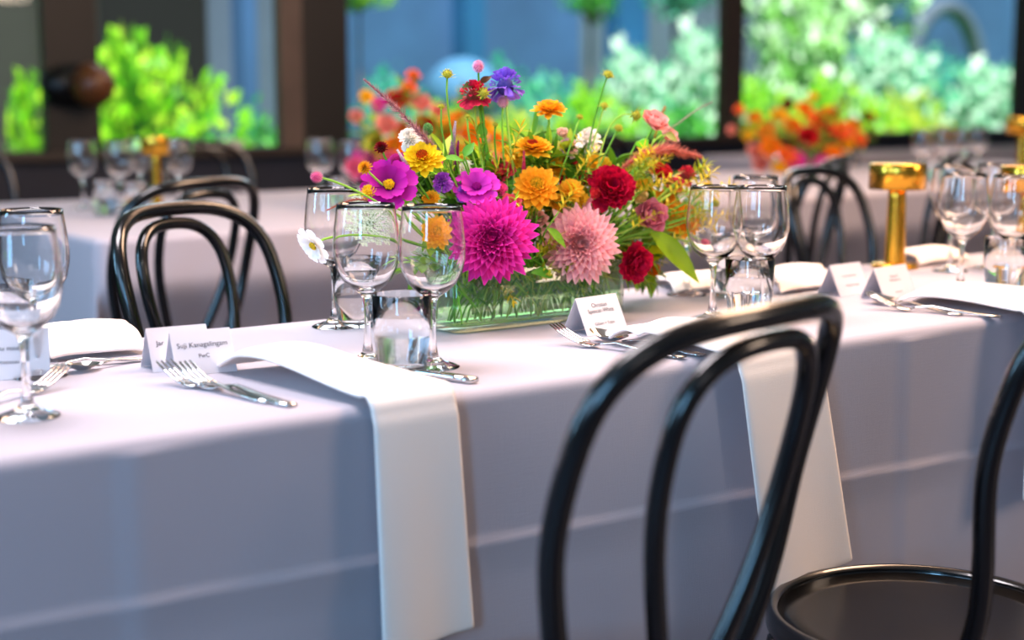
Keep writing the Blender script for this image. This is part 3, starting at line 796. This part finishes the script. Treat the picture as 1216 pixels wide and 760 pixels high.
for x,y,Y,R,k,c0,c1,lb,cc in [
 (590,228,1.80,13,'carnation','#d82878','#f868a8','hot pink bloom above the right shoulder of the magenta dahlia',None),
 (612,192,1.84,13,'zinnia','#f0b010','#ffd838','yellow bloom left of the flat golden zinnia stem','#f0b020'),
 (668,160,1.85,9,'rose','#f8c8b0','#ffe4d4','tiny peach bud right under the high golden zinnia',None),
 (660,240,1.80,13,'zinnia','#f0a818','#ffcc40','amber bloom right of the large orange zinnia','#e8a020'),
 (690,238,1.80,12,'zinnia','#f8c018','#ffe048','yellow bloom above the pale pink dahlia','#e8b020'),
 (718,196,1.84,12,'zinnia','#f8c818','#ffe448','lemon bloom above the dark red ruffled one','#f0c020'),
 (742,216,1.81,10,'rose','#f8e0a8','#fff4d4','cream bloom at the right shoulder of the dark red one',None),
 (765,222,1.84,12,'zinnia','#e8a018','#ffc838','golden bloom above the dusty pink one','#e8a020'),
 (476,196,1.83,15,'carnation','#b81878','#e048a8','pink magenta bloom behind the yellow zinnia',None),
 (549,231,1.80,10,'scabiosa','#a038c0','#d078e8','small mauve bloom above the big magenta dahlia',None),
 (512,236,1.80,11,'zinnia','#f0a010','#ffc430','small orange bloom below the yellow zinnia','#e89018'),
 (582,194,1.85,10,'rose','#f8d0b8','#ffe8d8','tiny blush bloom among the thin top stems',None),
 (622,235,1.79,9,'carnation','#d82030','#f85058','tiny red bloom low left of the large orange zinnia',None),
 (800,222,1.83,11,'carnation','#e04848','#ff8078','coral bloom under the pincushion at the right end',None)]:
    F(k,x,y,Y,R,c0,c1,lb,(1,.5,.2),cc)
# -- seed heads on long stems
for x,y,R,tl,lb in [(531,92,10,(.1,1,.1),'green seed head on a tall stem at upper left'),(721,92,9,(.4,1,.1),'spiky yellow green seed head on the tallest right-hand stem'),
    (524,129,6,(.1,1,.1),'small green seed head below the tall upper left one'),(717,128,7,(.2,.9,.4),'yellow seed head below the tallest right-hand one'),
    (752,136,10,(.8,-.2,.4),'round seed head on an arched stem beside the pale roses'),(733,155,8,(.5,1,.2),'green star seed head left of the pink plume'),
    (688,141,6,(.3,1,.1),'small yellow seed head between the two golden zinnias'),(574,112,8,(.2,.5,.8),'green seed head in front of the red scabiosa'),
    (848,243-1,7,(.9,.3,.2),'green star bud at the tip of the right-hand stem'),(588,150,5,(.1,1,.2),'small green bud among the thin top stems'),(555,140,5,(0,1,.2),'small pale bud under the red scabiosa'),
    (667,270,6,(.1,.3,1),'green bud resting on the pale pink dahlia')]:
    F('seed',x,y,1.81 if x<840 else 1.77,R,'#8aa83a','#c8c040',lb,tilt=tl,sr=.0014)
F('pod',509,160,1.81,6,'#5f9448','#86b060','oval green seed pod above the yellow zinnia',tilt=(-.1,1,.1))
# -- feathery grass plumes
def plume(pts,Y,rad,c0,c1,label,n=900):
    W=[atY(x,y,Y) for x,y in pts]
    root=thing('grass_plume',label,'grass plume',W[0],group='flowers in the near bouquet')
    # densify with Catmull-Rom
    P=[]
    for i in range(len(W)-1):
        a=W[max(0,i-1)];b_=W[i];c=W[i+1];d=W[min(len(W)-1,i+2)]
        for k in range(8):
            t=k/8; P.append(.5*((2*b_)+(c-a)*t+(2*a-5*b_+4*c-d)*t*t+(3*b_-a-3*c+d)*t**3))
    P.append(W[-1]); c0=lin(c0);c1=lin(c1)
    b=MB(); m=len(P)
    for i in range(n):
        u=random.random(); k=min(m-2,int(u*(m-1))); p=P[k].lerp(P[k+1],u*(m-1)-k); t=(P[k+1]-P[k]).normalized()
        a=rd(0,2*PI); o=t.orthogonal().normalized(); q=o*math.cos(a)+t.cross(o)*math.sin(a)
        env=math.sin(PI*min(1,u*.9+.08))**.6
        L=rad/ppm(p)*env*rd(.6,1.25); tip=p+q*L*.8+t*L*.75
        w=t.cross(q)*L*.05
        cc=jit(mixc(c0,c1,rd(0,1)),.2)
        b.add([p-w,p+w,tip],[(0,1,2)],cc)
        if i%3==0: 
            sd=p+q*L*.25+t*L*.2; b.add([sd-w*2,sd+t*L*.18-w*0,sd+w*2,sd-t*L*.12],[(0,1,2,3)],mixc(cc,c0,.5))
    b.build('plume_hairs',M['petal'],root,off=root.location)
    st=MB(); st.tube(P,.0009,5,c0); st.build('plume_axis',M['stem'],root,off=root.location)
    into_vase(W[0],-(W[1]-W[0]).normalized(),.0013,jit(GREEN[0],.2),root)
plume([(520,182),(505,165),(470,128),(432,94)],1.80,11,'#a06070','#e0b0a8','pink brown feathery grass plume rising to the upper left')
plume([(738,200),(762,184),(795,178),(834,187)],1.79,13,'#b84a38','#f09880','coral pink feathery plume arching to the right')
plume([(450,242),(425,237),(405,242),(388,250)],1.79,6,'#a84a38','#d08870','short brown plume drooping over the left wine glasses',400)
plume([(786,160),(810,143),(830,129),(846,121)],1.84,4,'#908078','#c8b8a8','thin grey seed plume pointing right above the wine glasses',300)
plume([(777,165),(784,140),(790,126)],1.85,6,'#b86a20','#e0a040','small orange seed plume above the pale rose',250)
# -- foliage
def leafshape(mb,base,d,up,L,W,c,bend=.3,nt=6):
    d=d.normalized(); s=d.cross(up); 
    if s.length<1e-4: s=d.orthogonal()
    s.normalize(); u=s.cross(d).normalized(); p=base.copy(); vs=[];fs=[];cs=[]
    for j in range(nt+1):
        t=j/nt; a=-bend*t*1.6; dd=d*math.cos(a)+u*math.sin(a); nn=u*math.cos(a)-d*math.sin(a)
        if j: p=p+dd*(L/nt)
        w=W*math.sin(PI*min(1,t**.75))*(1 if t<1 else 0)+.0002
        for i in (-1,0,1):
            vs.append(p+s*w*i+nn*(.35*w*abs(i))); cs.append(jit(mixc(c,(c[0]*1.5,c[1]*1.3,c[2]*1.2),.5*(i==0)),.08))
    for j in range(nt):
        for i in range(2): fs.append((j*3+i,j*3+i+1,j*3+4+i,j*3+3+i))
    mb.add(vs,fs,cs)
def sprig(P,d,L,nl,lw,ll,col,label,group='leafy sprigs in the near bouquet',name='leafy_sprig',stem=True,thin=False):
    """stem running from P along d carrying leaves; continues down into the vase"""
    root=thing(name,label,'foliage',P,group=group)
    b=MB(); s=MB(); d=d.normalized(); pts=[P+d*L*k/6+Vector((0,0,-.12*L*(k/6)**2)) for k in range(7)]
    s.tube(pts,[.0012*(1-.6*k/6) for k in range(7)],5,jit(mixc(col,(.3,.35,.05),.3)))
    for i in range(nl):
        k=(i+1)/nl; q=min(5.999,k*6); p=pts[int(q)].lerp(pts[int(q)+1],q-int(q)) if q<6 else pts[6]
        a=i*GA; o=d.orthogonal().normalized(); w=d.cross(o); side=o*math.cos(a)+w*math.sin(a)
        dl=(d*.6+side*.8) if i<nl-1 else d
        leafshape(b,p,dl,Vector((0,0,1)) if abs(dl.normalized().z)<.9 else Vector((1,0,0)),ll*rd(.75,1.15),lw*rd(.8,1.1),jit(col,.25),rd(.05,.5))
    b.build('leaves',M['leaf'],root,off=root.location); s.build('twig',M['stem'],root,off=root.location)
    if stem and random.random()<.3: into_vase(P,-d,.0013,jit(random.choice(GREEN),.2),root,L=.03)
    elif stem:
        q=Vector((BC.x+(P.x-BC.x)*.5,VC.y+(P.y-VC.y)*.3,.845)); t2=MB(); t2.tube(bez(P,P-d*.03,q+Vector((0,0,.03)),q,6),.0012,5,jit(random.choice(GREEN),.2)); t2.build('stem',M['stem'],root,off=root.location)
    return root
LG=[lin(c) for c in ('#6aa022','#4a7c1a','#98c030','#3a6416','#b4cc38')]
OL=[lin(c) for c in ('#b0b020','#d0bc28','#8fa01c','#dcc838')]
def bq(k=0):
    return
for i in range(150):     # leaves filling the heart of the bouquet
    a=rd(0,2*PI); q=math.sqrt(random.random()); x=632+182*q*math.cos(a); y=268+72*q*math.sin(a)
    if x<510 and y>250: continue
    if x>770: y=min(y,285)
    P=atY(x,y,rd(1.83,1.90)); out=(P-Vector((1.36,1.87,.86))); d=Vector((out.x*1.2,-.015+out.y,out.z+.05))+Vector((rd(-.06,.06),rd(-.04,.04),rd(-.04,.05)))
    sprig(P,d,rd(.03,.06),random.choice((6,8,9)),rd(.006,.012),rd(.028,.05),random.choice(LG),'dark green leafy sprig filling the gaps between the near bouquet flowers')
for i in range(55):    # fine yellow-green ferny filler
    x=rd(560,830); y=rd(195,335) if x<780 else rd(205,285)
    P=atY(x,y,rd(1.80,1.88)); out=(P-Vector((1.36,1.83,.86))); d=Vector((out.x,-.05,out.z+.04))+Vector((rd(-.06,.06),rd(-.05,.02),rd(-.03,.06)))
    sprig(P,d,rd(.05,.08),18,.0018,rd(.015,.026),random.choice(OL),'fine yellow green sprig among the blooms of the near bouquet',name='feathery_sprig',group='feathery sprigs in the near bouquet')
for i in range(15):     # low greenery at the vase mouth
    x=rd(540,730); P=atY(x,rd(315,333),rd(1.78,1.85)); d=Vector((rd(-1,1),-.4,rd(-.5,.3)))
    sprig(P,d,rd(.03,.06),14,.002,rd(.014,.024),random.choice(LG+OL[2:3]),'fine green sprig at the mouth of the glass vase',name='feathery_sprig',group='feathery sprigs at the vase mouth')
for i in range(34):
    if i<20: x=rd(735,828); y=rd(195,285)
    else: x=rd(598,668); y=rd(245,325)
    P=atY(x,y,rd(1.765,1.80)); out=(P-Vector((1.36,1.82,.86))); d=Vector((out.x*.8,-.03,out.z+.05))+Vector((rd(-.07,.07),rd(-.04,.02),rd(-.04,.06)))
    sprig(P,d,rd(.035,.055),16,.002,rd(.014,.022),random.choice(OL+LG[2:3]),'fine yellow green sprig among the blooms of the near bouquet',name='feathery_sprig',group='feathery sprigs in the near bouquet')
# individually visible leaves
def oneleaf(x0,y0,x1,y1,Y0,Y1,W,col,label,bend=.3):
    A=atY(x0,y0,Y0);B=atY(x1,y1,Y1); root=thing('leaf_sprig',label,'leaf',A,group='leafy sprigs in the near bouquet')
    b=MB(); leafshape(b,A,B-A,Vector((-.3,-.6,.7)),(B-A).length,W,lin(col),bend,8); b.build('leaf_blade',M['leaf'],root,off=root.location)
    into_vase(A,(VC+Vector((0,0,.1))-A).normalized(),.0014,jit(GREEN[1],.1),root,L=.02)
oneleaf(772,276,836,334,1.80,1.76,.022,'#8fb818','broad pale green leaf hanging at the right end of the bouquet',.1)
oneleaf(790,290,768,312,1.83,1.81,.013,'#d8d018','yellow leaf beneath the broad pale green one',.1)
oneleaf(522,258,556,226,1.79,1.81,.014,'#2f5a10','dark green leaf left of the big magenta dahlia',.2)
oneleaf(545,262,505,240,1.80,1.78,.013,'#3f6a14','dark green leaf pointing left above the wine glass',.1)
oneleaf(572,225,628,237,1.79,1.77,.012,'#4f7a20','olive leaf curving over the big magenta dahlia',.5)
oneleaf(650,271,676,293,1.755,1.74,.008,'#78b028','bright green leaf lying on the pale pink dahlia',.2)
oneleaf(656,328,632,322,1.755,1.75,.011,'#4f9a28','green leaf hanging between the two dahlias',.1)
oneleaf(549,190,527,186,1.80,1.79,.007,'#5fae38','small bright green leaf on the thin stems at upper left',.1)
oneleaf(551,186,563,168,1.80,1.80,.007,'#58a030','small green leaf under the red scabiosa',.1)
oneleaf(566,99,549,103,1.83,1.82,.006,'#3f4a20','dark leaf left of the top pink globe',.1)
oneleaf(570,99,584,90,1.83,1.82,.006,'#5a3a20','brown leaf right of the top pink globe',.1)
oneleaf(573,165,571,145,1.83,1.83,.008,'#70b038','pale green leaf low on the tall top stem',.1)
oneleaf(716,262,700,268,1.77,1.76,.007,'#5f8a20','small leaf between pale pink dahlia and dusty pink bloom',.1)
oneleaf(757,168,770,176,1.83,1.81,.012,'#6fc01c','bright green leaf under the high pale rose',.2)
oneleaf(790,160,806,166,1.83,1.82,.009,'#8a9a48','grey green leaf right of the high pale rose',.2)
# ---------------------------------------------------------------- blurred bouquets behind
BK={}
def bgflower(kind,c0,c1,R=.04,n=None):
    key=(kind,c0)
    if key not in BK:
        pm,ce=KIND[kind](R,lin(c0),lin(c1),n=n) if n else KIND[kind](R,lin(c0),lin(c1))
        mp=pm.mesh('petals',M['petal']); mc=ce.mesh('flower_center',M['petal']) if ce else None
        s=MB(); s.tube([(0,0,0),(.005,0,-.07),(0,0,-.2)],.002,5,GREEN[0]); BK[key]=(mp,mc,s.mesh('stem',M['stem']))
    return BK[key]
CN={'o':('zinnia','#e86808','#ff9020','orange'),'y':('zinnia','#f0a808','#ffc828','golden yellow'),'r':('carnation','#a00818','#e02030','red'),'p':('rose','#f08878','#ffc0b0','peach pink'),
    'm':('cosmos','#a00c78','#e02898','magenta'),'b':('carnation','#4a0810','#8a1420','dark red'),'k':('rose','#e85088','#ff98b8','pink'),'c':('zinnia','#f04818','#ff7848','coral'),'g':('carnation','#5a7a20','#90a838','yellow green')}
GRP=None
def bouquet(cx,cy,Y,px_r,spec,where,vlabel,seed):
    rnd=random.Random(seed)
    base=atY(cx,cy,Y); k=1/ppm(base)
    V=Vector((base.x,base.y,.7505))
    v=thing('flower_vase',vlabel,'vase',V)
    m=MB(); loft(m,[[(x,y,z) for x,y in rrect(-.13+d,.13-d,-.05+d,.05-d,max(.005,.025-d))] for d,z in ((.004,0),(0,.01),(0,.085),(.003,.085),(.003,.012))]); m.build('vase_glass',M['vase'],v)
    for (dx,dy,ch,s) in spec:
        kind,c0,c1,cn=CN[ch]
        P=atY(cx+dx,cy+dy,Y+rnd.uniform(-.08,.08))
        n=(CAM-P).normalized()+Vector((0,0,.5))+(P-base)*2.0; n.normalize()
        mp,mc,ms=bgflower(kind,c0,c1,.04,30 if kind=='zinnia' else (26 if kind!='cosmos' else 8))
        root=thing({'zinnia':'zinnia','carnation':'carnation','rose':'rose','cosmos':'cosmos'}[kind],'blurred %s flower in the %s'%(cn,where),'flower',P,group='%s blooms in the %s'%(cn,where))
        root.rotation_euler=n.to_track_quat('Z','Y').to_euler(); root.scale=(s,)*3
        obj('petals',mp,root)
        if mc: obj('flower_center',mc,root)
        Mw=Matrix.LocRotScale(P,root.rotation_euler,root.scale); e=V+Vector((max(-.1,min(.1,(P.x-V.x)*.4)),max(-.03,min(.03,(P.y-V.y)*.3)),.085))
        t=MB(); t.tube(bez(P,P-n*.05,e+Vector((0,0,.05)),e,7)+[e+Vector((0,0,-.07))],.002,5,GREEN[0]); so_=t.build('stem',M['stem'],root); so_.matrix_parent_inverse=Mw.inverted()
    for i in range(22):
        P=atY(cx+rnd.uniform(-px_r,px_r)*.85,cy+rnd.uniform(-.3,.45)*px_r,Y+rnd.uniform(-.07,.09)); d=P-base+Vector((rnd.uniform(-.1,.1),-.05,.12))
        root=thing('leafy_sprig','blurred leafy sprig in the %s'%where,'foliage',P,group='sprigs in the %s'%where)
        b=MB()
        for j in range(7): leafshape(b,Vector((0,0,0))+d.normalized()*.012*j,d.normalized()*.6+Vector((rnd.uniform(-1,1),rnd.uniform(-1,1),rnd.uniform(-.5,.7))),Vector((0,0,1)),.055,.012,lin(rnd.choice(('#6a9a28','#8ab030','#587f20','#b0b838'))),.3,4)
        b.build('leaves',M['leaf'],root)
    return v
bouquet(520,150,3.95,85,[(-85,-35,'y',.7),(-95,-10,'p',.8),(-70,-25,'m',.7),(-48,-30,'r',1.1),(-35,-45,'c',.8),(-20,-25,'p',1),(-60,0,'p',1.1),(-42,5,'c',1),(-75,20,'y',1),(-50,25,'o',1.2),(-30,20,'o',1.2),(-15,0,'r',1),(0,-15,'p',.9),(10,5,'o',1.3),(25,-5,'o',1.2),(40,10,'o',1.3),(55,0,'y',1),(68,15,'o',1),(75,35,'y',1),(20,30,'y',1.2),(45,35,'o',1.2),(60,45,'p',1.2),(-85,40,'m',1.2),(-75,55,'m',1.2),(-60,45,'k',1.3),(-95,50,'k',1.1),(-40,50,'m',1.1),(-5,45,'k',1.2),(15,55,'m',1.0),(35,60,'o',1.1),(-20,60,'y',1.0),(-30,-60,'c',.7)],
    'bouquet directly behind the near flowers','blurred glass vase of the bouquet behind the near flowers',3)
bouquet(950,150,4.62,80,[(-72,-20,'c',.7),(-55,-10,'o',1),(-62,10,'y',.9),(-40,5,'o',1.3),(-25,-12,'y',1.2),(-10,0,'o',1.4),(-15,-25,'b',.8),(5,-20,'o',1.2),(20,-5,'c',1.6),(35,-15,'o',1.3),(30,10,'r',1.4),(10,12,'r',1.3),(-8,18,'b',1.0),(48,5,'c',1.5),(62,0,'o',1.2),(78,-8,'b',1.1),(70,15,'c',1.1),(55,20,'y',1.2),(-35,25,'o',1.5),(-52,30,'p',1.2),(-45,45,'p',1.3),(-15,35,'c',1.2),(5,30,'k',1.1),(-5,42,'m',1.2),(22,30,'r',1.3),(40,32,'o',1.2),(25,45,'m',1.0),(55,40,'y',1.1),(-25,50,'y',1.0),(15,-35,'y',.7),(0,50,'m',1.0),(82,8,'b',1.0),(-80,5,'p',.7),(85,-12,'o',.8)],
    'orange bouquet on the second table at right','blurred glass vase of the orange bouquet on the second table',5)
bouquet(1120,172,5.82,22,[(-14,-5,'o',.9),(-5,-14,'p',1),(8,-10,'o',1),(3,4,'p',1.1),(16,4,'p',.9),(-15,10,'o',.9)],'small far bouquet at right behind the wine glasses','blurred vase of the small far bouquet at right',8)
# a far table carrying the small bouquet
tablecloth('tablecloth',5.8,8.8,5.56,6.12,'white tablecloth on the farthest table beneath the right-hand window',step=.06,seed=9)
# ---------------------------------------------------------------- garden outside
def shrub_mesh(n,c,seed,w=1,h=1,ls=.12):
    rnd=random.Random(seed); b=MB(); c=[lin(x) for x in c]; lobes=[(Vector((rnd.uniform(-.6,.6)*w,rnd.uniform(-.4,.4),rnd.uniform(.25,.75)*h)),rnd.uniform(.3,.45)) for _ in range(8)]
    for i in range(n):
        L,r=rnd.choice(lobes); v=Vector((rnd.gauss(0,1),rnd.gauss(0,1),rnd.gauss(0,1))).normalized()*r*rnd.uniform(.7,1.05); p=L+Vector((v.x*w,v.y,v.z*h))
        if p.z<.02: p.z=.02+rnd.random()*.1
        d=Vector((rnd.uniform(-1,1),rnd.uniform(-1,1),rnd.uniform(-.4,1))).normalized(); s=d.orthogonal().normalized()*ls*.32; q=ls*rnd.uniform(.7,1.3)
        b.add([p,p+d*q*.5+s,p+d*q,p+d*q*.5-s],[(0,1,2,3)],jit(rnd.choice(c),.25))
    t=MB()
    for L,r in lobes: t.tube([(0,0,-.02),(L.x*.4,L.y*.4,L.z*.4),L],[.03,.02,.008],6,lin('#4a3a24'))
    return b.mesh('foliage',M['leaf'],False),t.mesh('branches',M['stem'])
SH={'lime':shrub_mesh(1500,('#7fd018','#a0e020','#5fb010','#c8f040'),1),'green':shrub_mesh(1300,('#2f9a28','#48b030','#207a20','#68c048'),2),
    'mint':shrub_mesh(1200,('#9ad8b0','#c8f0d8','#58b088','#e8fff0'),3,1,1,.16),'teal':shrub_mesh(1200,('#1f8a70','#38a888','#4fb0a0','#68c890'),4),'pale':shrub_mesh(1100,('#b8e8a0','#d8ffd0','#88c858','#f0fff0','#68a848'),5,1,1.2,.18),
    'olive':shrub_mesh(900,('#98c818','#b8d830','#d0c848','#78a818'),6)}
def shrub(kind,x0,x1,ytop,Y,label,group,zb=-.12,ybot=None):
    A=atY(x0,ytop,Y);B=atY(x1,ytop,Y); w=(B.x-A.x); top=(A.z+B.z)/2
    if ybot is not None: zb=atY((x0+x1)/2,ybot,Y).z
    r=thing('garden_tree' if ybot is not None else 'garden_shrub',label,'tree' if ybot is not None else 'shrub',((A.x+B.x)/2,Y,zb),group=group); r.scale=(w/2.0,max(.5,min(1.0,w/2.0)),(top-zb)/1.08)
    f,t=SH[kind]; obj('foliage',f,r); obj('branches',t,r); return r
G='shrubs and trees outside the windows'
shrub('lime',92,300,38,9.4,'bright lime shrub outside the left window',G)
shrub('lime',10,82,85,9.4,'small lime shrub outside the far left window',G)
shrub('green',255,348,118,9.9,'dark green hedge outside the left window beside the brown post',G)
shrub('green',150,335,140,8.9,'low green planting under the lime shrub outside',G)
for i,(a,c,yt,kd,lb) in enumerate([(405,520,118,'teal','teal green shrub right of the thick post outside'),(500,610,122,'lime','lime hedge shrub behind the top of the near flowers'),(585,690,112,'olive','yellow green hedge shrub behind the upper golden zinnia'),(670,780,100,'lime','lime hedge shrub outside, left of the thin brown post'),(760,865,105,'green','green hedge shrub outside beside the thin brown post')]):
    shrub(kd,a,c,yt,9.6,lb,G)
for a,c,yt,kd,lb in [(875,975,95,'lime','lime hedge shrub behind the orange bouquet outside'),(960,1060,88,'lime','brightest lime hedge shrub right of the orange bouquet outside'),(1045,1135,96,'olive','olive lime hedge shrub outside the right window'),(1115,1225,82,'mint','pale mint shrub at the right end outside')]:
    shrub(kd,a,c,yt,9.9,lb,G)
for a,c,yt,kd,Y,lb in [(560,700,70,'teal',11.5,'teal shrub behind the hedge at centre'),(690,800,62,'mint',11.5,'pale shrub behind the hedge near the thin brown post'),(770,880,40,'mint',11.8,'tall pale shrub behind the thin brown post'),(420,580,85,'teal',12,'teal shrub along the blue wall'),
    (880,1000,25,'pale',12,'tall pale green shrub outside at left of the right window'),(980,1100,45,'mint',12.2,'tall mint shrub in the middle of the right window'),(1080,1200,60,'teal',12.5,'teal shrub before the grey arch')]:
    shrub(kd,a,c,yt,Y,lb,G)
for a,c,yt,yb,kd,Y,lb in [(660,740,-60,30,'green',12.5,'green branch of a tree above the blue wall'),(740,860,-70,25,'teal',13,'blue green tree crown above the thin brown post'),(880,1010,-90,70,'pale',12.8,'pale leafy tree crown at the left of the right window'),(960,1090,-80,50,'pale',13.4,'pale leafy tree crown at the middle of the right window'),(400,450,-30,15,'lime',9.0,'lime leaf tip beside the thick post at the top')]:
    t=shrub(kd,a,c,yt,Y,lb,G,ybot=yb)
    tk=MB(); z0=-.12; s=t.scale; tk.tube([(0,0,(z0-t.location.z)/s.z),(.02,0,.3)],[.05,.03],8,lin('#5a4a38')); tk.build('trunk',M['stem'],t)
# buildings
def slab(name,x0,x1,Y,y0,m,label,cat,d=.3,ybot=None):
    A=atY(x0,y0,Y);B=atY(x1,y0,Y); zb=-.12 if ybot is None else atY((x0+x1)/2,ybot,Y).z
    b=MB(); b.box((A.x,Y,zb),(B.x,Y+d,A.z)); o=b.build(name,m,None,False); tag(o,label,cat); return o
slab('garden_wall',330,690,15.5,-160,M['bluewall'],'blue grey building wall outside behind the near flowers','wall')
slab('garden_wall',690,1010,17.5,-160,M['greywall'],'pale blue grey wall outside behind the trees','wall')
slab('wall_column',552,576,15.2,-160,M['bluecol'],'narrow deep blue column standing before the blue wall','column')
slab('wall_column',738,772,15.0,-160,M['bluecol'],'broad deep blue column standing near the thin brown post','column')
slab('garden_wall',-60,110,11.2,-160,M['palewall'],'grey wall outside the far left window','wall')
slab('garden_wall',110,240,11.3,-160,M['darkwall'],'near black wall behind the lime shrub','wall')
slab('garden_wall',240,345,11.4,-160,M['greywall'],'pale blue grey panel outside beside the brown post','wall')
slab('wall_column',283,300,11.2,-160,M['bluewall'],'blue strip on the pale panel beside the brown post','column')
slab('garden_wall',1010,1290,18.5,-160,M['bluewall'],'blue grey building at the right outside','wall')
# pale arch at right, boulder, ledge
A=atY(1120,95,14.5); g=MB(); R=.85
g.tube([(A.x-R*math.cos(a*PI/14)*1.0,A.y,-.12+1.3*(1 if 0<a<14 else 0)+ (R*1.35*math.sin(a*PI/14) if 0<a<14 else 0)) for a in range(15)],.13,10)
o=g.build('garden_arch',M['greywall']); tag(o,'pale grey arch outside the right window','arch')
A=atY(550,95,10.6); g=MB(); g.sphere((0,0,0),.32,24,14,(1,1,1),.9); o=g.build('boulder',M['stone']); o.location=(A.x,A.y,A.z-.1); tag(o,'rounded pale blue boulder outside behind the purple scabiosa','boulder')
g=MB(); g.lathe([(.0005,-.12),(.3,-.12),(.26,.4),(.24,A.z-.4),(.0005,A.z-.4)],20,c=(A.x,A.y,0)); o=g.build('plinth',M['stone']); tag(o,'pale stone plinth under the rounded boulder outside','plinth')
A=atY(240,158,6.42); g=MB(); g.box((A.x-.22,WY-.05,.836),(A.x+.22,WY+.05,.87)); o=g.build('ledge_tray',M['paleledge'],None,False); tag(o,'pale flat tray on the window ledge at left','tray')
# ---------------------------------------------------------------- light
def area(name,loc,target,size,e,col,sy=None):
    l=bpy.data.lights.new(name,'AREA'); l.energy=e; l.color=col; l.size=size
    if sy: l.shape='RECTANGLE'; l.size_y=sy
    o=bpy.data.objects.new(name,l); o.location=loc; o.rotation_euler=(Vector(target)-Vector(loc)).to_track_quat('-Z','Y').to_euler(); COL.objects.link(o); return o
area('ceiling_light_warm',(3.1,1.75,3.0),(2.4,1.9,.7),1.5,165,(1,.63,.41),1.1)
area('ceiling_light_left',(.7,2.2,3.0),(.8,1.9,.7),1.3,98,(1,.90,.95),1.0)
area('window_daylight',(4.5,6.2,2.6),(2.5,1.5,.8),5,70,(.80,.9,1),.7)
area('open_side_daylight',(-3.0,.9,2.2),(1.2,1.4,.8),1.9,62,(.36,.64,1),1.5)
area('side_highlight_strip',(-2.0,3.3,1.9),(1.0,1.9,.9),.5,55,(.32,.66,1),1.5)  # added strip lamp for tall window-like reflections in the glasses
area('rear_highlight_strip',(-2.4,-1.1,1.9),(1.0,1.6,.8),.6,75,(.25,.6,1),1.6)  # added lamp behind camera left for blue chair highlights; no door there
area('camera_side_light',(-.2,-2.4,2.7),(1.3,1.8,.9),1.4,9,(1,.92,.9),1.0)
area('right_warm_light',(4.6,-1.6,2.5),(1.3,1.5,.6),1.2,62,(1,.74,.56),1.2)
area('room_far_light',(4.5,4.2,3.0),(4.5,4.2,0),3,66,(1,.58,.37),1.6)
sp=bpy.data.lights.new('bouquet_fill_spot','SPOT'); sp.energy=125; sp.color=(1,.90,.80); sp.spot_size=math.radians(20); sp.spot_blend=.6; sp.shadow_soft_size=.12  # added spot, no fitting known, brightens the bouquet
so2=bpy.data.objects.new('bouquet_fill_spot',sp); so2.location=(.55,-.5,2.9); so2.rotation_euler=(Vector((1.36,1.84,.90))-so2.location).to_track_quat('-Z','Y').to_euler(); COL.objects.link(so2)
sun=bpy.data.lights.new('sun','SUN'); sun.energy=11; sun.angle=.02; sun.color=(1,.95,.85); so=bpy.data.objects.new('sun',sun); COL.objects.link(so)
so.rotation_euler=Vector((.22,.42,-.88)).to_track_quat('-Z','Y').to_euler()
w=bpy.data.worlds.new('world'); SC.world=w; w.use_nodes=True; nt=w.node_tree; bg=nt.nodes['Background']
tc=nt.nodes.new('ShaderNodeTexCoord'); sp=nt.nodes.new('ShaderNodeSeparateXYZ'); rp=nt.nodes.new('ShaderNodeValToRGB')
nt.links.new(tc.outputs['Generated'],sp.inputs[0]); nt.links.new(sp.outputs['Z'],rp.inputs[0]); nt.links.new(rp.outputs['Color'],bg.inputs['Color'])
rp.color_ramp.elements[0].position=.0; rp.color_ramp.elements[0].color=(.55,.68,.85,1); rp.color_ramp.elements[1].position=.6; rp.color_ramp.elements[1].color=(.45,.68,1,1)
bg.inputs['Strength'].default_value=.22
SC.view_settings.view_transform='Standard'; SC.view_settings.look='None'; SC.view_settings.exposure=0.0; SC.view_settings.gamma=1
try:
    SC.cycles.sample_clamp_indirect=6; SC.cycles.max_bounces=14; SC.cycles.transmission_bounces=12; SC.cycles.transparent_max_bounces=12
except Exception: pass
